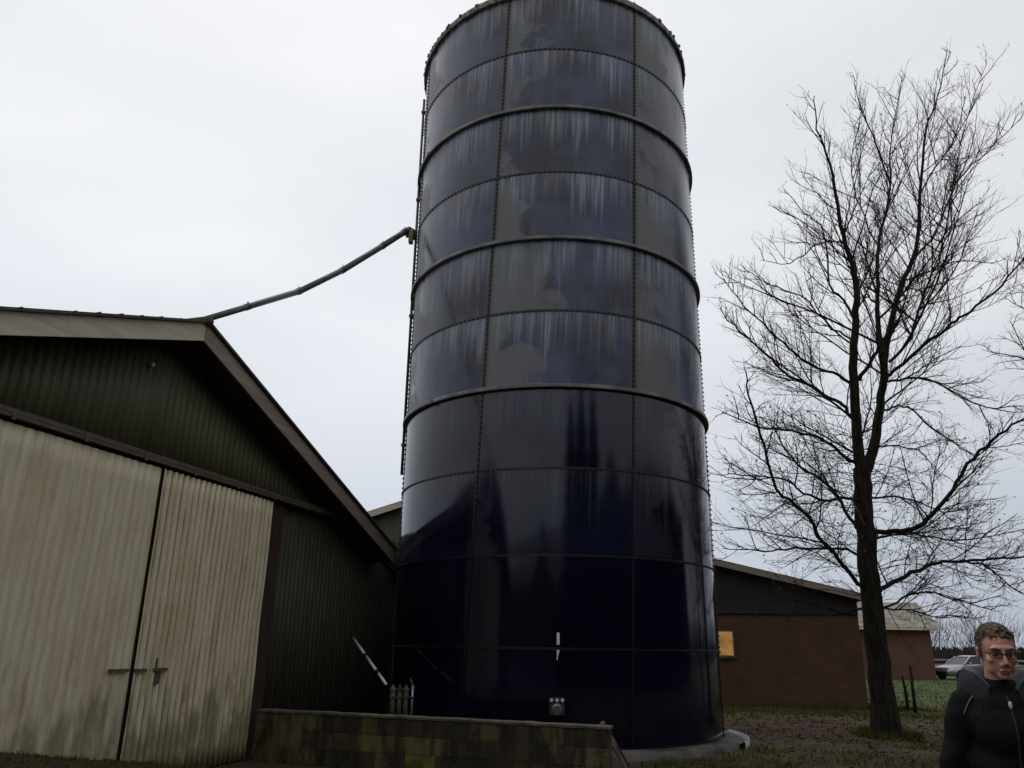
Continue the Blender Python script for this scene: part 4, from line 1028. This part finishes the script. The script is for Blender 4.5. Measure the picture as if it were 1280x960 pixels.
def build_person():
    pr = empty('person', (2.265, 3.85, 0), R(-16), 'man with short dark hair and glasses in a black zip jacket with grey hood', 'person')
    S = 1.0
    b = MB(); hz = 1.615                      # eye level
    # head (faces -y)
    ell(b, (0, .012, hz + .026), (.072, .094, .090), 20)
    ell(b, (0, -.026, hz - .028), (.060, .064, .082), 16)
    ell(b, (0, -.056, hz - .090), (.030, .030, .024), 12)     # chin
    ell(b, (.036, -.020, hz - .062), (.022, .044, .032), 10); ell(b, (-.036, -.020, hz - .062), (.022, .044, .032), 10)
    ell(b, (0, -.078, hz + .026), (.056, .014, .013), 10)      # brow
    for s in (-1, 1):
        ell(b, (s * .041, -.058, hz - .026), (.021, .022, .017), 10)   # cheekbone
        ell(b, (s * .073, .022, hz - .008), (.010, .021, .034), 10, Matrix.Rotation(s * .35, 4, 'Z'))    # ear
        ell(b, (s * .013, -.096, hz - .043), (.010, .012, .009), 8)    # nostril wing
    cap(b, Vector((0, -.086, hz + .016)), Vector((0, -.107, hz - .033)), .0085, .0115, 10)   # nose
    ell(b, (0, -.084, hz - .073), (.024, .010, .012), 10)      # mouth mound
    cap(b, Vector((0, .030, hz - .06)), Vector((0, .050, hz - .21)), .053, .056)            # neck
    # trunk and limbs
    ell(b, (0, .05, 1.29), (.158, .095, .15)); ell(b, (0, .05, 1.12), (.150, .095, .20)); ell(b, (0, .05, .96), (.16, .105, .13))
    for s in (-1, 1):
        cap(b, Vector((0, .05, 1.42)), Vector((s * .155, .055, 1.355)), .040, .045)
        sh, elb, wr_ = Vector((s * .165, .055, 1.355)), Vector((s * .240, .078, 1.085)), Vector((s * .255, .0, .86))
        cap(b, sh, elb, .052, .041); cap(b, elb, wr_, .041, .028)
        pm = Vector((s * .255, -.025, .785)); cap(b, wr_, pm, .028, .032)
        ell(b, pm, (.022, .038, .045), 10)
        for i, (oy, ln) in enumerate(((-.030, .068), (-.010, .078), (.010, .072), (.028, .058))):
            k0 = pm + Vector((0, oy, -.036)); k1 = k0 + Vector((-s * .004, -.004, -ln * .5)); k2 = k1 + Vector((-s * .014, -.006, -ln * .5))
            cap(b, k0, k1, .0088, .0082, 8); cap(b, k1, k2, .0082, .0070, 8)
        t0 = pm + Vector((-s * .006, -.034, .012)); t1 = t0 + Vector((-s * .012, -.026, -.03)); t2 = t1 + Vector((-s * .008, -.006, -.03))
        cap(b, t0, t1, .011, .0098, 8); cap(b, t1, t2, .0098, .008, 8)
        step = -.10 if s < 0 else .12
        hip, kn, an = Vector((s * .095, .05, .92)), Vector((s * .105, .03 + step * .4, .50)), Vector((s * .11, .06 + step, .09))
        cap(b, hip, kn, .085, .056); cap(b, kn, an, .055, .036); cap(b, an, an + Vector((0, -.13, -.045)), .035, .03)
    def face(v):
        if v.z > hz - .13 and v.y < 0:
            for s in (-1, 1):
                d2 = ((v.x - s * .031) / .019) ** 2 + ((v.z - hz + .001) / .012) ** 2
                v.y += .013 * math.exp(-d2)
            d2 = (v.x / .026) ** 2 + ((v.z - hz + .0745) / .0028) ** 2
            if v.y < -.07: v.y += .006 * math.exp(-d2)
            d2 = (v.x / .03) ** 2 + ((v.z - hz + .092) / .008) ** 2
            if v.y < -.05: v.y += .004 * math.exp(-d2)
        return v
    body = vox('body', b, .0045, [M['skin'], M['lip']], pr, 4, .5, face)
    for p in body.data.polygons:
        c = p.center
        if c.y < -.075 and abs(c.z - hz + .0745) < .0085 * (1 - (c.x / .030) ** 2) and abs(c.x) < .028: p.material_index = 1
    for s in (-1, 1):
        m = MB(); m.ball((s * .031, -.066, hz - .001), .0115, 10); e_ = m.build('eye', M['eye_white'], pr, smooth=True)
        m = MB(); m.ball((s * .031 + .001, -.0755, hz - .002), .0052, 8, (1, .6, 1)); m.build('iris', M['black_paint'], e_, smooth=True)
        m = MB(); m.tube([(s * .052, -.078, hz + .022), (s * .035, -.0915, hz + .028), (s * .016, -.093, hz + .022)], [.003, .0048, .004], 6); m.build('eyebrow', M['hair'], pr, smooth=True)
    # hair: close cap, receding at the temples
    h = MB()
    rh = random.Random(4)
    ell(h, (0, .022, hz + .033), (.0765, .094, .091), 24)
    for s in (-1, 1): ell(h, (s * .0665, .016, hz + .012), (.010, .022, .038), 10)
    for i in range(260):
        t_ = rh.random() * 2 * PI; f = rh.random()
        q = Vector((.073 * math.cos(t_) * math.sqrt(f), .018 + .090 * math.sin(t_) * math.sqrt(f), hz + .035 + .087 * math.sqrt(max(0, 1 - f))))
        cap(h, q, q + Vector((rh.gauss(0, .008), -.008 + rh.gauss(0, .008), .002)), .0055, .004, 6)
    hair = vox('hair', h, .0035, [M['hair']], pr, 12, .5, lambda v: v + Vector((noise.noise(v * 90), noise.noise(v * 90 + Vector((5, 0, 0))), noise.noise(v * 120))) * .0035)
    bm_ = bmesh.new(); bm_.from_mesh(hair.data)
    gone = []
    for f_ in bm_.faces:
        c = f_.calc_center_median(); t_ = noise.noise(c * 60) * .004
        line = hz + .066 + .012 * min(1, abs(c.x) / .05) - .010 * math.exp(-(c.x / .02) ** 2) + t_      # front hairline
        if c.y < -.022 and c.z < line: gone.append(f_)
        elif c.y < .012 and c.z < hz - .018 + t_: gone.append(f_)
        elif c.y >= .012 and c.z < hz - .055: gone.append(f_)
        elif -.022 <= c.y < .045 and c.z < hz + .018 and abs(c.x) < .060: gone.append(f_)
    bmesh.ops.delete(bm_, geom=gone, context='FACES'); bm_.to_mesh(hair.data); bm_.free()
    st_ = MB()
    for i in range(1500):
        t_ = rh.random() * 2 * PI; f = math.sqrt(rh.random())
        q = Vector((.0775 * math.cos(t_) * f, .022 + .095 * math.sin(t_) * f, hz + .033 + .0925 * math.sqrt(max(0, 1 - f * f))))
        if f > .93: q.z -= .045 * rh.random()
        if q.y < -.03 and q.z < hz + .072: continue
        nn = Vector((q.x / .0775 ** 2, (q.y - .022) / .095 ** 2, (q.z - hz - .033) / .0925 ** 2)).normalized()
        d = Vector((q.x * 3 + rh.gauss(0, .25), -.55 + rh.gauss(0, .3), -.35)); d = (d - nn * d.dot(nn)).normalized()
        L_ = .012 + rh.random() * .014
        st_.tube([q, q + d * L_ * .5 + nn * .003, q + d * L_ + nn * .0015], [.0016, .0014, .0005], 3, caps=False)
    st_.build('hair', M['hair'], pr)
    # glasses
    g = MB()
    for s in (-1, 1):
        sq = lambda q: math.copysign(abs(q) ** .55, q)
        ring = [(s * .033 + .0245 * sq(math.cos(a_)), -.098 + .010 * ((.033 + .0245 * s * sq(math.cos(a_))) / .057) ** 2, hz + .0135 * sq(math.sin(a_)) - .001) for a_ in [2 * PI * i / 24 for i in range(25)]]
        g.tube(ring, .0019, 6, caps=False); g.tube([q for q in ring if q[2] > hz + .004], .0034, 6)
        g.tube([(s * .058, -.088, hz + .006), (s * .078, -.05, hz + .008), (s * .084, .02, hz + .004)], .0024, 6)
    g.tube([(-.009, -.098, hz + .004), (0, -.103, hz + .007), (.009, -.098, hz + .004)], .0022, 6)
    fr = g.build('glasses', M['black_paint'], pr, smooth=True)
    for s in (-1, 1):
        m = MB(); n = 20
        pts = [(s * .033 + .0235 * sq(math.cos(2 * PI * i / n)), -.0965 + .010 * ((.033 + .0235 * s * sq(math.cos(2 * PI * i / n))) / .057) ** 2, hz - .001 + .0125 * sq(math.sin(2 * PI * i / n))) for i in range(n)]
        m.add(pts, [tuple(range(n))]); m.build('lens', M['lens'], fr)
    # jacket
    j = MB()
    ell(j, (0, .05, 1.31), (.185, .135, .165)); ell(j, (0, .045, 1.10), (.185, .14, .24)); ell(j, (0, .05, .93), (.205, .15, .15)); ell(j, (0, -.015, 1.26), (.15, .10, .14))
    for s in (-1, 1):
        cap(j, Vector((s * .02, .055, 1.42)), Vector((s * .155, .055, 1.375)), .066, .068)
        sh, elb, wr_ = Vector((s * .165, .055, 1.355)), Vector((s * .240, .08, 1.08)), Vector((s * .255, .0, .87))
        cap(j, sh, elb, .070, .060); cap(j, elb, wr_, .060, .048)
    cap(j, Vector((0, .050, 1.42)), Vector((0, .056, 1.432)), .094, .084)
    def folds(v):
        k_ = noise.noise(Vector((v.x * 6, v.y * 6, v.z * 11))) * .013 + noise.noise(Vector((v.x * 14, v.y * 14, v.z * 22))) * .004
        c = Vector((0, .05, v.z)); d = (v - c)
        if d.length > 1e-4: v = v + d.normalized() * k_
        if v.y < -.02 and v.z < 1.40: v.y -= .006 * math.exp(-(v.x / .012) ** 2)
        return v
    jk = vox('jacket', j, .008, [M['jacket']], pr, 4, .5, folds)
    # hood fallen back around the neck: pale lining inside, dark cloth outside
    hd = MB(); na, prof_n = 44, 12
    vs, fs, mi = [], [], []
    for i in range(na + 1):
        a_ = R(-150 + 300 * i / na); bk_ = math.cos(a_ * .5) ** 2; fr_ = max(0, abs(a_) - 1.7) / .92
        prof_ = [(.074, 1.425), (.086, 1.468), (.097, 1.512 + .018 * bk_), (.112, 1.531 + .022 * bk_), (.127, 1.524 + .020 * bk_), (.142 + .02 * bk_, 1.497 + .006 * bk_), (.146 + .03 * bk_, 1.465), (.146 + .045 * bk_, 1.43 - .03 * bk_), (.140 + .03 * bk_, 1.395 - .06 * bk_)]
        for q, (r_, z_) in enumerate(prof_):
            r_ = r_ * (1 - .16 * fr_); z_ = z_ - .060 * fr_ * fr_ - .012 * fr_
            p_ = Vector((r_ * 1.02 * math.sin(a_), .052 + r_ * .92 * math.cos(a_), z_))
            p_ += Vector((noise.noise(p_ * 16), noise.noise(p_ * 16 + Vector((3, 1, 0))), noise.noise(p_ * 20 + Vector((0, 7, 0))))) * .012
            vs.append(p_)
    w_ = len(prof_)
    for i in range(na):
        for q in range(w_ - 1):
            fs.append((i * w_ + q, (i + 1) * w_ + q, (i + 1) * w_ + q + 1, i * w_ + q + 1)); mi.append(0 if q < 4 else 1)
    hd.add(vs, fs); hd.m = mi
    ho = hd.build('hood', [M['hood'], M['hood_dark']], pr, smooth=True); solid(ho, .007)
    sb_ = ho.modifiers.new('sub', 'SUBSURF'); sb_.levels = 1; sb_.render_levels = 2
    # pale piping over the shoulders, zip and puller
    from mathutils.bvhtree import BVHTree
    bv = BVHTree.FromPolygons([v.co for v in jk.data.vertices], [tuple(p.vertices) for p in jk.data.polygons])
    def front(x, z, y0=-.4, lift=.003):
        h_ = bv.ray_cast(Vector((x, y0, z)), Vector((0, 1, 0)))
        return (h_[0] + Vector((0, -lift, 0))) if h_[0] else None
    for s in (-1, 1):
        ln = [front(s * (.095 + .085 * t_), 1.44 - .03 * t_ - .075 * t_ * t_) for t_ in [i / 12 for i in range(13)]]
        ln = [q for q in ln if q]
        if len(ln) > 3:
            m = MB(); m.tube(ln, .0032, 6); m.build('piping', M['hood'], jk, smooth=True)
    ln = [front(0, 1.42 - i * .03, lift=.002) for i in range(20)]; ln = [q for q in ln if q]
    m = MB(); m.tube(ln, .0045, 6); z_ = m.build('zip', M['hood_dark'], jk, smooth=True)
    q = front(0, 1.385, lift=.009)
    m = MB(); m.ball(tuple(q), .011, 8, (.75, .45, 1.5)); m.build('puller', M['white_paint'], z_, smooth=True)
    for s in (-1, 1):
        ln = [front(s * .12 + s * .02 * t_, 1.12 - .16 * t_) for t_ in [i / 6 for i in range(7)]]; ln = [w_ for w_ in ln if w_]
        m = MB(); m.tube(ln, .003, 6); m.build('pocket_seam', M['hood_dark'], jk)
    # the head is bowed a little
    piv = Vector((0, .02, hz - .11)); rot = Matrix.Rotation(R(9), 3, 'X') @ Matrix.Rotation(R(1), 3, 'Z')
    def bow(o):
        for v in o.data.vertices:
            t_ = min(1, max(0, (v.co.z - (hz - .17)) / .07)); t_ = t_ * t_ * (3 - 2 * t_)
            v.co = v.co.lerp(piv + rot @ (v.co - piv), t_)
        for ch in o.children: bow(ch)
    for o in pr.children:
        if o.name.split('.')[0] in ('body', 'eye', 'eyebrow', 'hair', 'glasses'): bow(o)
    # trousers and shoes
    t_ = MB(); ell(t_, (0, .05, .92), (.185, .13, .12))
    for s in (-1, 1):
        step = -.10 if s < 0 else .12
        hip, kn, an = Vector((s * .095, .05, .90)), Vector((s * .105, .03 + step * .4, .50)), Vector((s * .11, .06 + step, .10))
        cap(t_, hip, kn, .100, .074); cap(t_, kn, an, .074, .062)
    vox('trousers', t_, .01, [M['jeans']], pr, 3)
    for s in (-1, 1):
        step = -.10 if s < 0 else .12; an = Vector((s * .11, .06 + step, .0))
        m = MB(); cap(m, an + Vector((0, .03, .05)), an + Vector((0, -.15, .04)), .048, .042); ell(m, an + Vector((0, .0, .09)), (.045, .055, .05)); m.box((an.x - .046, an.y - .19, 0), (an.x + .046, an.y + .075, .03))
        vox('shoe', m, .008, [M['shoe']], pr, 2)
build_person()

# ---------------------------------------------------------------- what stands behind the photographer (mirrored in the enamel)
yl = empty('yard_barn', (28.0, -19.0, 0), R(90), 'long low dark barn closing the yard behind the photographer, mirrored across the silo foot', 'barn')
gable_building(yl, 7.5, 4.6, .36, 70, 'black_board', verge_mat='fascia_brown')
yb = empty('yard_barn', (-3.6, -7.0, 0), R(186), 'smaller dark barn across the yard behind the photographer, mirrored in the silo foot', 'barn')
gable_building(yb, 3.6, 4.2, .62, 4, 'black_board', verge_mat='fascia_brown')
def spruce(loc, h, seed, label):
    rs = random.Random(seed); root = empty('spruce_tree', loc, 0, label, 'tree', 'spruces behind the photographer')
    if 'needle' not in M: M['needle'] = simple('needle', (.018, .030, .012), (.03, .042, .018), .8, 2, bump=0, spec=.2)
    m_ = MB(); m_.tube([(0, 0, -.2), (0, 0, h)], [h * .018, .02], 8); m_.build('trunk', M['bark'], root, smooth=True)
    c = MB()
    for i in range(7500):
        f = rs.random() ** .8; z = h * (.05 + .95 * f); rr_ = h * .30 * (1 - f) ** .8 * math.sqrt(rs.random()) * (.75 + .35 * math.sin(z * 4)); t_ = rs.random() * 2 * PI
        p = Vector((rr_ * math.cos(t_), rr_ * math.sin(t_), z)); o = Vector((math.cos(t_), math.sin(t_), -.35)); w = Vector((-math.sin(t_), math.cos(t_), rs.gauss(0, .4))) * (.16 + .2 * rs.random()); L_ = .4 + .45 * rs.random()
        c.add([p - w, p + w, p + o * L_], [(0, 1, 2)])
    c.build('crown', M['needle'], root)
for i, (x, y, h) in enumerate(((4.4, -10, 13.5), (7.4, -8.5, 15.0), (11.0, -7.5, 14.0))):
    spruce((x, y, 0), h, 60 + i, 'dark spruce behind the photographer, mirrored in the right of the silo')
def shelter_hedge():
    """tall dense evergreen hedge along the right side of the yard, out of frame"""
    rs = random.Random(91); root = empty('evergreen_hedge', (14.0, -6.0, 0), 0, 'tall dense evergreen hedge beside the yard, mirrored in the right flank of the silo', 'hedge')
    P_ = [Vector(q) - Vector((14, -6, 0)) for q in ((11.5, -7.0, 0), (16.0, -4.5, 0), (19.5, -.5, 0), (22.5, 4.5, 0), (26.5, 9.0, 0), (33.0, 14.0, 0), (46.0, 20.0, 0))]
    path_ = smooth_path(P_, rs, 8, 0); c = MB(); k_ = MB()
    for a_, b_ in zip(path_, path_[1:]):
        h = 8.6 + 1.5 * noise.noise(a_ * .35); h2 = 8.6 + 1.5 * noise.noise(b_ * .35); d = (b_ - a_).normalized(); n_ = Vector((-d.y, d.x, 0)) * .8
        k_.add([a_ - n_, b_ - n_, b_ + n_, a_ + n_] + [q + Vector((0, 0, z)) for q, z in ((a_ - n_ * .5, h), (b_ - n_ * .5, h2), (b_ + n_ * .5, h2), (a_ + n_ * .5, h))], [(0, 1, 5, 4), (2, 3, 7, 6), (4, 5, 6, 7)])
        for i in range(420):
            f = rs.random(); z = rs.random() ** .8 * (h + .7); w = 1.25 * (1 - .45 * z / h) * (1 if rs.random() < .5 else -1)
            p = a_.lerp(b_, f) + n_ * w * (.9 + .5 * rs.random()) + Vector((0, 0, z)); o = Vector((rs.gauss(0, 1), rs.gauss(0, 1), rs.gauss(0, .6) + .4)).normalized() * (.3 + .4 * rs.random()); q = o.cross(Vector((rs.random(), rs.random(), rs.random()))).normalized() * (.1 + .12 * rs.random())
            c.add([p - q, p + q, p + o], [(0, 1, 2)])
    k_.build('inner_growth', M['needle'], root); c.build('foliage', M['needle'], root)
shelter_hedge()
